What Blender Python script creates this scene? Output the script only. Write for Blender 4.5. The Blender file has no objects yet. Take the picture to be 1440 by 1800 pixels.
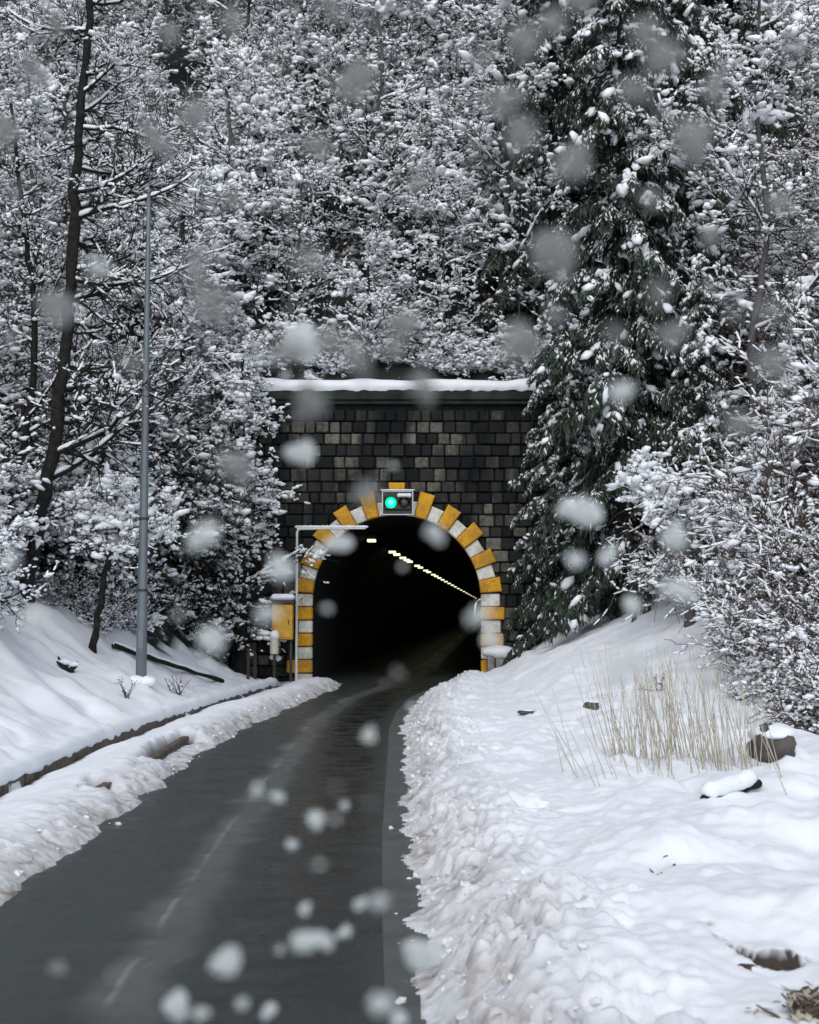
import bpy, math, random
import numpy as np
from mathutils import Vector, Matrix

# ------------------------------------------------------------------ camera, world, sun, exposure
sc = bpy.context.scene
COL = sc.collection
CAM_Z, FPX, HOR = 2.2, 2600.0, 1070.0
TILT = math.atan((HOR - 900.0) / FPX)
cam = bpy.data.cameras.new('camera'); cam_o = bpy.data.objects.new('camera', cam); COL.objects.link(cam_o)
cam.sensor_fit = 'VERTICAL'; cam.sensor_height = 36.0; cam.lens = 36.0 * FPX / 1800.0
cam.clip_start = 0.05; cam.clip_end = 2000
cam_o.location = (0, 0, CAM_Z); cam_o.rotation_euler = (math.pi / 2 + TILT, 0, 0)
cam.dof.use_dof = True; cam.dof.focus_distance = 42.0; cam.dof.aperture_fstop = 4.2
sc.camera = cam_o

SUN_EL, SUN_AZ = math.radians(43), math.radians(192)
world = bpy.data.worlds.new('World'); sc.world = world; world.use_nodes = True
wn = world.node_tree; wn.nodes.clear()
sky = wn.nodes.new('ShaderNodeTexSky'); sky.sky_type = 'NISHITA'; sky.sun_disc = False
sky.sun_elevation = SUN_EL; sky.sun_rotation = SUN_AZ; sky.dust_density = 1.0; sky.air_density = 1.0
hs = wn.nodes.new('ShaderNodeHueSaturation'); hs.inputs['Saturation'].default_value = 0.42; hs.inputs['Hue'].default_value = 0.485
bg = wn.nodes.new('ShaderNodeBackground'); bg.inputs['Strength'].default_value = 0.15
wo = wn.nodes.new('ShaderNodeOutputWorld')
wn.links.new(sky.outputs[0], hs.inputs['Color']); wn.links.new(hs.outputs[0], bg.inputs[0]); wn.links.new(bg.outputs[0], wo.inputs[0])
sun = bpy.data.lights.new('sun', 'SUN'); sun.energy = 0.85; sun.angle = math.radians(45); sun.color = (1, 0.995, 0.985)
sun_o = bpy.data.objects.new('sun', sun); COL.objects.link(sun_o)
sd = Vector((math.sin(SUN_AZ) * math.cos(SUN_EL), math.cos(SUN_AZ) * math.cos(SUN_EL), math.sin(SUN_EL)))
sun_o.rotation_euler = (-sd).to_track_quat('-Z', 'Y').to_euler()
sc.view_settings.view_transform = 'Standard'; sc.view_settings.look = 'None'
sc.view_settings.exposure = 0.44; sc.view_settings.gamma = 1.0; sc.view_settings.use_curve_mapping = False
sc.render.engine = 'CYCLES'
sc.cycles.max_bounces = 6; sc.cycles.diffuse_bounces = 3; sc.cycles.glossy_bounces = 3
sc.cycles.transparent_max_bounces = 8; sc.cycles.transmission_bounces = 4
sc.cycles.caustics_reflective = False; sc.cycles.caustics_refractive = False

def at(px, py, Y):
    """photo pixel (1440x1800) -> world point at distance Y along the road"""
    u = (px - 720.0) / FPX; v = (900.0 - py) / FPX
    c, s = math.cos(TILT), math.sin(TILT)
    d = Vector((u, c - v * s, s + v * c))
    return Vector((0, 0, CAM_Z)) + d * (Y / d.y)

# ------------------------------------------------------------------ numpy noise
def _hash(ix, iy, seed):
    h = (ix * 374761393 + iy * 668265263 + seed * 1442695041) & 0xffffffff
    h = ((h ^ (h >> 13)) * 1274126177) & 0xffffffff
    return ((h ^ (h >> 16)) & 0xffff) / 65535.0
def vnoise(x, y, seed=0):
    x = np.asarray(x, float); y = np.asarray(y, float)
    ix = np.floor(x).astype(np.int64); iy = np.floor(y).astype(np.int64)
    fx = x - ix; fy = y - iy
    fx = fx * fx * fx * (fx * (fx * 6 - 15) + 10); fy = fy * fy * fy * (fy * (fy * 6 - 15) + 10)
    a = _hash(ix, iy, seed); b = _hash(ix + 1, iy, seed); c = _hash(ix, iy + 1, seed); d = _hash(ix + 1, iy + 1, seed)
    return (a + (b - a) * fx) * (1 - fy) + (c + (d - c) * fx) * fy
def fbm(x, y, seed=0, oct=4, gain=0.5):
    t = 0; amp = 1.0; s = 0
    for o in range(oct):
        ca, sa = math.cos(0.6 * o + 0.3), math.sin(0.6 * o + 0.3)
        t = t + amp * vnoise((x * ca - y * sa) * 2 ** o, (x * sa + y * ca) * 2 ** o, seed + 17 * o); s += amp; amp *= gain
    return t / s
def lumps(x, y, seed=0, jit=.9):
    x = np.asarray(x, float); y = np.asarray(y, float); ix = np.floor(x).astype(np.int64); iy = np.floor(y).astype(np.int64); best = np.zeros_like(x)
    for dx in (-1, 0, 1):
        for dy in (-1, 0, 1):
            a = ix + dx; b = iy + dy; px_ = a + .5 + (_hash(a, b, seed) - .5) * jit; py_ = b + .5 + (_hash(a, b, seed + 91) - .5) * jit
            rr = .5 + .45 * _hash(a, b, seed + 57); d2 = ((x - px_) ** 2 + (y - py_) ** 2) / rr ** 2
            best = np.maximum(best, rr * np.sqrt(np.clip(1 - d2, 0, 1)))
    return best
def sstep(a, b, x):
    t = np.clip((x - a) / (b - a), 0, 1); return t * t * (3 - 2 * t)

# ------------------------------------------------------------------ materials
def newmat(name):
    m = bpy.data.materials.new(name); m.use_nodes = True
    nt = m.node_tree; b = nt.nodes['Principled BSDF']
    return m, nt, b
def N(nt, t, **kw):
    n = nt.nodes.new(t)
    for k, v in kw.items():
        if k in n.inputs.keys(): n.inputs[k].default_value = v
        else: setattr(n, k, v)
    return n
def ramp(nt, src, stops):
    r = nt.nodes.new('ShaderNodeValToRGB'); e = r.color_ramp.elements
    while len(e) < len(stops): e.new(0.5)
    for i, (p, c) in enumerate(stops):
        e[i].position = p; e[i].color = (c, c, c, 1) if isinstance(c, (int, float)) else (*c, 1)
    nt.links.new(src, r.inputs[0]); return r
def math_n(nt, op, a, b=None, clamp=False):
    n = nt.nodes.new('ShaderNodeMath'); n.operation = op; n.use_clamp = clamp
    for i, v in enumerate((a, b)):
        if v is None: continue
        if isinstance(v, (int, float)): n.inputs[i].default_value = v
        else: nt.links.new(v, n.inputs[i])
    return n.outputs[0]
def mixc(nt, fac, a, b):
    n = nt.nodes.new('ShaderNodeMix'); n.data_type = 'RGBA'
    if isinstance(fac, (int, float)): n.inputs[0].default_value = fac
    else: nt.links.new(fac, n.inputs[0])
    for i, v in ((6, a), (7, b)):
        if isinstance(v, tuple): n.inputs[i].default_value = (*v, 1)
        else: nt.links.new(v, n.inputs[i])
    return n.outputs[2]
def simple(name, col, rough=0.7, var=0.25, scale=6.0, bump=0.0, metal=0.0, bscale=None):
    m, nt, b = newmat(name)
    tc = N(nt, 'ShaderNodeTexCoord'); no = N(nt, 'ShaderNodeTexNoise', Scale=scale, Detail=5.0)
    nt.links.new(tc.outputs['Object'], no.inputs['Vector'])
    lo = tuple(max(0, c * (1 - var)) for c in col); hi = tuple(min(1, c * (1 + var)) for c in col)
    r = ramp(nt, no.outputs[0], [(0.3, lo), (0.7, hi)])
    nt.links.new(r.outputs[0], b.inputs['Base Color'])
    b.inputs['Roughness'].default_value = rough; b.inputs['Metallic'].default_value = metal
    if bump:
        n2 = N(nt, 'ShaderNodeTexNoise', Scale=bscale or scale * 4, Detail=6.0)
        nt.links.new(tc.outputs['Object'], n2.inputs['Vector'])
        bp = N(nt, 'ShaderNodeBump', Strength=bump, Distance=0.02)
        nt.links.new(n2.outputs[0], bp.inputs['Height']); nt.links.new(bp.outputs[0], b.inputs['Normal'])
    return m
def emit(name, col, s):
    m, nt, b = newmat(name)
    b.inputs['Base Color'].default_value = (*col, 1); b.inputs['Emission Color'].default_value = (*col, 1)
    b.inputs['Emission Strength'].default_value = s; b.inputs['Roughness'].default_value = 0.3
    return m

M = {}
M['snow'] = simple('tree_snow', (0.88, 0.90, 0.93), 0.75, 0.03, 3.0)
M['snow_cap'] = simple('snow_cap', (0.83, 0.855, 0.89), 0.7, 0.04, 3.0, bump=0.5, bscale=14)
M['bark'] = simple('dark_bark', (0.020, 0.019, 0.018), 0.9, 0.5, 9.0, bump=0.6)
M['bark_grey'] = simple('grey_bark', (0.085, 0.08, 0.075), 0.9, 0.4, 9.0, bump=0.5)
M['twig_brown'] = simple('brown_twigs', (0.095, 0.068, 0.056), 0.9, 0.4, 4.0)
M['twig'] = simple('dark_twigs', (0.036, 0.034, 0.034), 0.9, 0.4, 4.0)
M['twig_frost'] = simple('frosted_twigs', (0.16, 0.165, 0.175), 0.9, 0.55, 1.3)
M['needles'] = simple('needles', (0.034, 0.052, 0.034), 0.75, 0.5, 1.2)
M['leaf'] = simple('evergreen_leaf', (0.020, 0.036, 0.018), 0.55, 0.5, 2.0)
M['straw'] = simple('dry_straw', (0.37, 0.335, 0.26), 0.85, 0.35, 5.0)
M['rust_leaf'] = simple('rusty_leaves', (0.22, 0.085, 0.05), 0.85, 0.3, 8.0)
M['rock'] = simple('rock', (0.075, 0.066, 0.06), 0.85, 0.5, 5.0, bump=0.8)
M['steel'] = simple('painted_steel', (0.15, 0.175, 0.195), 0.5, 0.12, 2.5, metal=0.3)
M['white_paint'] = simple('white_paint', (0.70, 0.71, 0.68), 0.6, 0.10, 3.0)
M['black'] = simple('black_plastic', (0.012, 0.013, 0.015), 0.4, 0.2, 3.0)
M['dark_metal'] = simple('dark_metal', (0.03, 0.03, 0.033), 0.6, 0.3, 6.0)
M['cream'] = simple('cream_enamel', (0.55, 0.53, 0.42), 0.5, 0.12, 5.0)
M['yellow'] = simple('yellow_paint', (0.60, 0.33, 0.035), 0.6, 0.25, 5.0)
M['lens_dark'] = simple('dark_lens', (0.03, 0.012, 0.014), 0.15, 0.2, 3.0)
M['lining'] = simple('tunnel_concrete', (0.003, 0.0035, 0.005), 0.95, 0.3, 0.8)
M['concrete'] = simple('old_concrete', (0.23, 0.22, 0.20), 0.85, 0.45, 5.0, bump=0.5)
M['kerb'] = simple('kerb_concrete', (0.10, 0.075, 0.06), 0.85, 0.5, 6.0, bump=0.5)
M['green_on'] = emit('green_signal_light', (0.0, 0.78, 0.26), 1.8)
M['green_core'] = emit('green_signal_core', (0.04, 1.0, 0.45), 3.5)
M['lamp_on'] = emit('tunnel_lamp_light', (1.0, 0.95, 0.62), 1.15)

# painted ring stones (worn paint with grime)
def painted(name, col, grime):
    m, nt, b = newmat(name); tc = N(nt, 'ShaderNodeTexCoord')
    n1 = N(nt, 'ShaderNodeTexNoise', Scale=2.2, Detail=7.0, Roughness=0.65); n2 = N(nt, 'ShaderNodeTexNoise', Scale=14.0, Detail=4.0)
    nt.links.new(tc.outputs['Object'], n1.inputs['Vector']); nt.links.new(tc.outputs['Object'], n2.inputs['Vector'])
    r = ramp(nt, n1.outputs[0], [(0.42, 0.0), (0.72, 0.85)]); r2 = ramp(nt, n2.outputs[0], [(0.35, 0.8), (0.65, 1.0)])
    c = mixc(nt, r.outputs[0], col, grime)
    mu = nt.nodes.new('ShaderNodeMix'); mu.data_type = 'RGBA'; mu.blend_type = 'MULTIPLY'; mu.inputs[0].default_value = 1
    nt.links.new(c, mu.inputs[6]); nt.links.new(r2.outputs[0], mu.inputs[7]); nt.links.new(mu.outputs[2], b.inputs['Base Color'])
    bp = N(nt, 'ShaderNodeBump', Strength=0.5, Distance=0.02); nt.links.new(n2.outputs[0], bp.inputs['Height']); nt.links.new(bp.outputs[0], b.inputs['Normal'])
    b.inputs['Roughness'].default_value = 0.75
    return m
M['ring_orange'] = painted('worn_orange_paint', (0.78, 0.39, 0.012), (0.30, 0.15, 0.03))
M['ring_white'] = painted('worn_white_paint', (0.86, 0.85, 0.80), (0.36, 0.33, 0.28))

# masonry: per stone tone attribute plus grime
m, nt, b = newmat('masonry'); tc = N(nt, 'ShaderNodeTexCoord'); at_ = N(nt, 'ShaderNodeAttribute', attribute_name='tone')
n1 = N(nt, 'ShaderNodeTexNoise', Scale=0.6, Detail=6.0, Roughness=0.6); n2 = N(nt, 'ShaderNodeTexNoise', Scale=9.0, Detail=7.0, Roughness=0.7)
mp = N(nt, 'ShaderNodeMapping'); mp.inputs['Scale'].default_value = (1.0, 1.0, 0.28)
nt.links.new(tc.outputs['Object'], mp.inputs[0]); nt.links.new(mp.outputs[0], n1.inputs['Vector']); nt.links.new(tc.outputs['Object'], n2.inputs['Vector'])
r1 = ramp(nt, n1.outputs[0], [(0.40, 0.0), (0.56, 1.0)]); r2 = ramp(nt, n2.outputs[0], [(0.3, 0.45), (0.7, 1.0)])
v = math_n(nt, 'MULTIPLY', math_n(nt, 'MULTIPLY', at_.outputs['Fac'], r1.outputs[0]), r2.outputs[0])
cr = ramp(nt, v, [(0.0, (0.005, 0.007, 0.009)), (0.35, (0.045, 0.045, 0.040)), (1.0, (0.26, 0.245, 0.20))])
nt.links.new(cr.outputs[0], b.inputs['Base Color']); b.inputs['Roughness'].default_value = 0.8
bp = N(nt, 'ShaderNodeBump', Strength=0.9, Distance=0.03); nt.links.new(n2.outputs[0], bp.inputs['Height']); nt.links.new(bp.outputs[0], b.inputs['Normal'])
M['masonry'] = m; b.inputs['Specular IOR Level'].default_value = 0.2
M['joint'] = simple('wet_mortar', (0.008, 0.009, 0.010), 0.9, 0.4, 4.0)
M['coping'] = simple('mossy_coping', (0.028, 0.034, 0.030), 0.9, 0.5, 2.0, bump=0.5)

for k_ in ('joint', 'bark', 'twig', 'coping'): M[k_].node_tree.nodes['Principled BSDF'].inputs['Specular IOR Level'].default_value = 0.15
# snow ground: attribute dirt = road splash, wild = undergrowth patches, painted near black for shade between trees
m, nt, b = newmat('snow_ground'); tc = N(nt, 'ShaderNodeTexCoord')
ad = N(nt, 'ShaderNodeAttribute', attribute_name='dirt'); aw = N(nt, 'ShaderNodeAttribute', attribute_name='wild'); ae = N(nt, 'ShaderNodeAttribute', attribute_name='earth')
nA = N(nt, 'ShaderNodeTexNoise', Scale=9.0, Detail=8.0, Roughness=0.7); nB = N(nt, 'ShaderNodeTexNoise', Scale=1.3, Detail=6.0, Roughness=0.75); nC = N(nt, 'ShaderNodeTexNoise', Scale=26.0, Detail=6.0, Roughness=0.7)
for n_ in (nA, nB, nC): nt.links.new(tc.outputs['Object'], n_.inputs['Vector'])
snowc = (0.85, 0.87, 0.91)
d1 = math_n(nt, 'MULTIPLY', ad.outputs['Fac'], ramp(nt, nA.outputs[0], [(0.32, 0.35), (0.56, 1.0)]).outputs[0])
c = mixc(nt, d1, snowc, (0.26, 0.215, 0.18))
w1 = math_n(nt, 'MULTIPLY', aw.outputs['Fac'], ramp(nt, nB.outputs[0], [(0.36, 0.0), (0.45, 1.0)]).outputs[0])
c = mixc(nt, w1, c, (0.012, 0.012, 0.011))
c = mixc(nt, ae.outputs['Fac'], c, (0.045, 0.03, 0.022))
nt.links.new(c, b.inputs['Base Color']); b.inputs['Roughness'].default_value = 0.7
bp = N(nt, 'ShaderNodeBump', Strength=0.35, Distance=0.02)
hh = math_n(nt, 'ADD', nC.outputs[0], math_n(nt, 'MULTIPLY', math_n(nt, 'MULTIPLY', nA.outputs[0], ad.outputs['Fac']), 3.0))
nt.links.new(hh, bp.inputs['Height']); nt.links.new(bp.outputs[0], b.inputs['Normal'])
M['ground'] = m

# wet road: attribute lat = metres from right edge of the cleared lane
m, nt, b = newmat('wet_asphalt'); tc = N(nt, 'ShaderNodeTexCoord'); al = N(nt, 'ShaderNodeAttribute', attribute_name='lat')
mp = N(nt, 'ShaderNodeMapping'); mp.inputs['Scale'].default_value = (0.7, 1.5, 1); nt.links.new(tc.outputs['Object'], mp.inputs[0])
st = N(nt, 'ShaderNodeTexNoise', Scale=1.6, Detail=6.0, Roughness=0.65); nt.links.new(mp.outputs[0], st.inputs['Vector'])
gr = N(nt, 'ShaderNodeTexNoise', Scale=110.0, Detail=3.0); nt.links.new(tc.outputs['Object'], gr.inputs['Vector'])
bl = N(nt, 'ShaderNodeTexNoise', Scale=0.9, Detail=6.0, Roughness=0.65); nt.links.new(tc.outputs['Object'], bl.inputs['Vector'])
wob = math_n(nt, 'MULTIPLY', math_n(nt, 'SUBTRACT', bl.outputs[0], 0.5), 0.7)
lat = math_n(nt, 'ADD', al.outputs['Fac'], wob)
def band(a0, a1, s):
    mr = nt.nodes.new('ShaderNodeMapRange'); mr.interpolation_type = 'SMOOTHSTEP'; nt.links.new(lat, mr.inputs[0]); mr.inputs[1].default_value = a0 - s; mr.inputs[2].default_value = a0 + s
    mr2 = nt.nodes.new('ShaderNodeMapRange'); mr2.interpolation_type = 'SMOOTHSTEP'; nt.links.new(lat, mr2.inputs[0]); mr2.inputs[1].default_value = a1 - s; mr2.inputs[2].default_value = a1 + s
    return math_n(nt, 'SUBTRACT', mr.outputs[0], mr2.outputs[0], True)
salt = band(-1.92, -1.52, 0.12)
lat = math_n(nt, 'ADD', al.outputs['Fac'], math_n(nt, 'MULTIPLY', wob, 0.22))
line = math_n(nt, 'MULTIPLY', band(-1.83, -1.79, 0.02), ramp(nt, bl.outputs[0], [(0.45, 0.0), (0.6, 1.0)]).outputs[0])
wet = band(-1.32, -0.42, 0.22)
c = ramp(nt, gr.outputs[0], [(0.3, (0.020, 0.025, 0.024)), (0.75, (0.050, 0.058, 0.056))]).outputs[0]
pt = N(nt, 'ShaderNodeTexNoise', Scale=2.3, Detail=8.0, Roughness=0.7); nt.links.new(tc.outputs['Object'], pt.inputs['Vector'])
ag = N(nt, 'ShaderNodeTexVoronoi', Scale=60.0); nt.links.new(tc.outputs['Object'], ag.inputs['Vector'])
mu = nt.nodes.new('ShaderNodeMix'); mu.data_type = 'RGBA'; mu.blend_type = 'MULTIPLY'; mu.inputs[0].default_value = 1
nt.links.new(c, mu.inputs[6]); nt.links.new(ramp(nt, pt.outputs[0], [(0.30, 0.5), (0.70, 1.45)]).outputs[0], mu.inputs[7]); c = mu.outputs[2]
c = mixc(nt, math_n(nt, 'MULTIPLY', ramp(nt, ag.outputs[0], [(0.0, 0.35), (0.35, 0.0)]).outputs[0], 0.5), c, (0.16, 0.165, 0.16))
c = mixc(nt, math_n(nt, 'MULTIPLY', salt, math_n(nt, 'MULTIPLY', bl.outputs[0], 0.62)), c, (0.22, 0.22, 0.215))
c = mixc(nt, math_n(nt, 'MULTIPLY', line, 0.32), c, (0.42, 0.41, 0.38))
c = mixc(nt, math_n(nt, 'MULTIPLY', wet, 0.85), c, (0.014, 0.016, 0.017))
nt.links.new(c, b.inputs['Base Color'])
strk = ramp(nt, st.outputs[0], [(0.38, 0.14), (0.66, 0.44)]).outputs[0]
ro = nt.nodes.new('ShaderNodeMix'); ro.data_type = 'FLOAT'; nt.links.new(wet, ro.inputs[0]); nt.links.new(ramp(nt, pt.outputs[0], [(0.35, 0.26), (0.65, 0.55)]).outputs[0], ro.inputs[2]); nt.links.new(strk, ro.inputs[3])
nt.links.new(ro.outputs[0], b.inputs['Roughness'])
bp = N(nt, 'ShaderNodeBump', Strength=0.25, Distance=0.004); nt.links.new(gr.outputs[0], bp.inputs['Height']); nt.links.new(bp.outputs[0], b.inputs['Normal'])
M['road'] = m
M['gutter'] = simple('wet_gutter_concrete', (0.085, 0.09, 0.088), 0.45, 0.25, 3.0, bump=0.2)

def dropmat(name, col, alpha):  # half transparent material for the blobs that stand in for windscreen drops
    m, nt, b = newmat(name); out = nt.nodes['Material Output']
    df = N(nt, 'ShaderNodeBsdfDiffuse'); df.inputs[0].default_value = (*col, 1)
    tl = N(nt, 'ShaderNodeBsdfTranslucent'); tl.inputs[0].default_value = (*col, 1)
    a = N(nt, 'ShaderNodeMixShader'); a.inputs[0].default_value = 0.45
    nt.links.new(df.outputs[0], a.inputs[1]); nt.links.new(tl.outputs[0], a.inputs[2])
    tr = N(nt, 'ShaderNodeBsdfTransparent'); mx = N(nt, 'ShaderNodeMixShader'); mx.inputs[0].default_value = alpha
    nt.links.new(tr.outputs[0], mx.inputs[1]); nt.links.new(a.outputs[0], mx.inputs[2]); nt.links.new(mx.outputs[0], out.inputs[0])
    nt.nodes.remove(b); return m
M['drop_white'] = dropmat('wet_drop_standin', (0.80, 0.84, 0.83), 0.55)
M['drop_grey'] = dropmat('grey_drop_standin', (0.38, 0.39, 0.385), 0.58)

# ------------------------------------------------------------------ mesh builder
def unit(v): return v / (np.linalg.norm(v, axis=-1, keepdims=True) + 1e-12)
OCT_V = np.array([(1, 0, 0), (-1, 0, 0), (0, 1, 0), (0, -1, 0), (0, 0, 1), (0, 0, -.45)], float)
OCT_F = np.array([(0, 2, 4), (2, 1, 4), (1, 3, 4), (3, 0, 4), (2, 0, 5), (1, 2, 5), (3, 1, 5), (0, 3, 5)])
def _ico(sub):
    import bmesh
    bm = bmesh.new(); bmesh.ops.create_icosphere(bm, subdivisions=sub, radius=1.0)
    V = np.array([v.co[:] for v in bm.verts]); F = np.array([[v.index for v in f.verts] for f in bm.faces]); bm.free(); return V, F
ICO1, ICO2, ICO3 = _ico(1), _ico(2), _ico(3)
_v = []; _f = []   # short ridge: 6-sided spindle with rounded ends
for _x, _r in ((-1, .35), (-.6, .95), (.6, .95), (1, .35)):
    for _k in range(5): _a = math.pi * 2 * _k / 5 + .3; _v.append((_x, math.cos(_a) * _r, math.sin(_a) * _r))
for _s in range(3):
    for _k in range(5): _j = (_k + 1) % 5; _p, _q, _t, _u = _s * 5 + _k, _s * 5 + _j, _s * 5 + 5 + _j, _s * 5 + 5 + _k; _f += [(_p, _u, _t), (_p, _t, _q)]
OCT6 = (np.array(_v, float), np.array(_f))
class MB:
    def __init__(s): s.V = []; s.F3 = []; s.F4 = []; s.n = 0; s.attr = []
    def add(s, V, F, tone=None):
        V = np.asarray(V, float).reshape(-1, 3); F = np.asarray(F, np.int64)
        s.V.append(V); (s.F3 if F.shape[1] == 3 else s.F4).append(F + s.n); s.n += len(V)
        s.attr.append(np.full(len(V), 0.5 if tone is None else tone))
    def segs(s, P0, P1, R0, R1, n=3):
        P0, P1 = np.asarray(P0, float), np.asarray(P1, float); R0, R1 = np.asarray(R0, float), np.asarray(R1, float)
        if not len(P0): return
        d = unit(P1 - P0); ref = np.where(np.abs(d[:, 2:3]) > 0.9, np.array([[1., 0, 0]]), np.array([[0, 0, 1.]]))
        u = unit(np.cross(d, ref)); w = np.cross(d, u); a = np.arange(n) * 2 * np.pi / n
        ring = u[:, None, :] * np.cos(a)[None, :, None] + w[:, None, :] * np.sin(a)[None, :, None]
        V = np.concatenate([P0[:, None] + ring * R0[:, None, None], P1[:, None] + ring * R1[:, None, None]], 1).reshape(-1, 3)
        i = np.arange(n); j = (i + 1) % n; q = np.stack([i, j, j + n, i + n], 1)
        F = (q[None] + (np.arange(len(P0)) * 2 * n)[:, None, None]).reshape(-1, 4); s.add(V, F)
    def path(s, P, R, n=8, cap=True, rough=0.0, rng=None):
        P = np.asarray(P, float); R = np.broadcast_to(np.asarray(R, float), (len(P),)); k = len(P)
        T = unit(np.gradient(P, axis=0)); up = np.array([0, 0, 1.]) if abs(T[0][2]) < .9 else np.array([1., 0, 0])
        V = []; a = np.arange(n) * 2 * np.pi / n; u = np.cross(T[0], up); u /= np.linalg.norm(u)
        for i in range(k):
            u = u - T[i] * np.dot(u, T[i]); u /= np.linalg.norm(u) + 1e-9; w = np.cross(T[i], u)
            rr = R[i] * (1 + (rng.uniform(-rough, rough, n) if rough else 0))
            V.append(P[i] + (np.cos(a)[:, None] * u + np.sin(a)[:, None] * w) * np.reshape(rr, (-1, 1)))
        V = np.concatenate(V); i = np.arange(n); j = (i + 1) % n
        F = np.concatenate([np.stack([i + r * n, j + r * n, j + (r + 1) * n, i + (r + 1) * n], 1) for r in range(k - 1)])
        base = s.n; s.add(V, F)
        if cap:
            for r, flip in ((0, 1), (k - 1, 0)):
                c = s.n; s.V.append(P[r:r + 1]); s.n += 1; s.attr.append(np.full(1, .5))
                f = np.stack([i + base + r * n, j + base + r * n, np.full(n, c)], 1); s.F3.append(f[:, ::-1] if flip else f)
    def blobs(s, C, A, L, W, H, tmpl=None, jit=0.0, rng=None):
        C = np.asarray(C, float)
        if not len(C): return
        A = unit(np.asarray(A, float)); L, W, H = (np.broadcast_to(np.asarray(x, float), (len(C),)) for x in (L, W, H))
        up = np.tile(np.array([[0, 0, 1.]]), (len(C), 1)); up = np.where(np.abs(A[:, 2:3]) > .95, np.array([[1., 0, 0]]), up)
        sd_ = unit(np.cross(up, A)); u2 = np.cross(A, sd_)
        TV, TF = tmpl or (OCT_V, OCT_F); k = len(TV)
        T = np.broadcast_to(TV, (len(C), k, 3)).copy()
        if jit: T *= 1 + rng.uniform(-jit, jit, (len(C), k, 1))
        V = C[:, None] + T[..., 0:1] * (A * L[:, None])[:, None] + T[..., 1:2] * (sd_ * W[:, None])[:, None] + T[..., 2:3] * (u2 * H[:, None])[:, None]
        F = (TF[None] + (np.arange(len(C)) * k)[:, None, None]).reshape(-1, 3); s.add(V.reshape(-1, 3), F)
    def box(s, lo, hi, ch=0.0, tone=None):
        c = (np.array(lo, float) + hi) / 2; h = (np.array(hi, float) - lo) / 2
        s.obox(c, np.eye(3), h, ch, tone)
    def obox(s, c, ax, h, ch=0.0, tone=None):
        """oriented box with chamfered edges; ax rows = unit axes"""
        h = np.array(h, float); ax = np.array(ax, float); V = []; idx = {}
        for sx in (-1, 1):
            for sy in (-1, 1):
                for sz in (-1, 1):
                    for a in range(3):
                        q = h.copy() - ch; q[a] = h[a]; idx[(sx, sy, sz, a)] = len(V); V.append(q * (sx, sy, sz))
        V = np.array(V) @ ax + np.array(c); F4 = []; F3 = []
        def ids(*k): return idx[k]
        cs = [(-1, -1), (1, -1), (1, 1), (-1, 1)]
        for sg in (-1, 1):
            o = 1 if sg > 0 else -1
            F4.append([ids(sg, a, b_, 0) for a, b_ in cs][::o]); F4.append([ids(a, sg, b_, 1) for a, b_ in cs][::-o]); F4.append([ids(a, b_, sg, 2) for a, b_ in cs][::o])
        if ch > 0:
            for a in (-1, 1):
                for b_ in (-1, 1):
                    o = a * b_
                    F4.append([ids(a, b_, -1, 0), ids(a, b_, 1, 0), ids(a, b_, 1, 1), ids(a, b_, -1, 1)][::-o])
                    F4.append([ids(a, -1, b_, 0), ids(a, 1, b_, 0), ids(a, 1, b_, 2), ids(a, -1, b_, 2)][::o])
                    F4.append([ids(-1, a, b_, 1), ids(1, a, b_, 1), ids(1, a, b_, 2), ids(-1, a, b_, 2)][::-o])
            for sx in (-1, 1):
                for sy in (-1, 1):
                    for sz in (-1, 1):
                        F3.append([ids(sx, sy, sz, 0), ids(sx, sy, sz, 1), ids(sx, sy, sz, 2)][::sx * sy * sz])
        base = s.n; s.add(V, np.array(F4), tone)
        if F3: s.F3.append(np.array(F3) + base)
    def build(s, name, mat, parent=None, smooth=False, tone=False, loc=None):
        V = np.concatenate(s.V); me = bpy.data.meshes.new(name)
        if loc is not None: V = V - np.array(loc)
        f3 = np.concatenate(s.F3) if s.F3 else np.zeros((0, 3), np.int64); f4 = np.concatenate(s.F4) if s.F4 else np.zeros((0, 4), np.int64)
        me.vertices.add(len(V)); me.vertices.foreach_set('co', V.ravel())
        lo = np.concatenate([f3.ravel(), f4.ravel()]); me.loops.add(len(lo)); me.loops.foreach_set('vertex_index', lo.astype(np.int32))
        st_ = np.concatenate([np.arange(len(f3)) * 3, len(f3) * 3 + np.arange(len(f4)) * 4])
        me.polygons.add(len(f3) + len(f4)); me.polygons.foreach_set('loop_start', st_.astype(np.int32))
        me.polygons.foreach_set('use_smooth', np.full(len(f3) + len(f4), smooth))
        me.update(calc_edges=True); me.validate()
        if tone:
            a = me.attributes.new('tone', 'FLOAT', 'POINT'); a.data.foreach_set('value', np.concatenate(s.attr))
        me.materials.append(mat)
        o = bpy.data.objects.new(name, me); COL.objects.link(o)
        if parent: o.parent = parent
        if loc is not None and parent is None: o.location = loc
        return o
def tag(o, label, cat=None, group=None, kind=None):
    if label: o['label'] = label
    if cat: o['category'] = cat
    if group: o['group'] = group
    if kind: o['kind'] = kind
    return o
def empty(name, loc, label, cat, group=None):
    o = bpy.data.objects.new(name, None); COL.objects.link(o); o.location = loc; o.empty_display_size = .2
    return tag(o, label, cat, group)
def copy_tree(root, loc, rz=0.0, s=1.0, label=None, group=None, cat=None):
    r = root.copy(); COL.objects.link(r); r.location = loc; r.rotation_euler = (0, 0, rz)
    r.scale = (s, s, s) if isinstance(s, (int, float)) else s
    tag(r, label, cat, group)
    for ch in list(root.children):
        c = ch.copy(); COL.objects.link(c); c.parent = r
        for g in ch.children:
            d = g.copy(); COL.objects.link(d); d.parent = c
    return r

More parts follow.
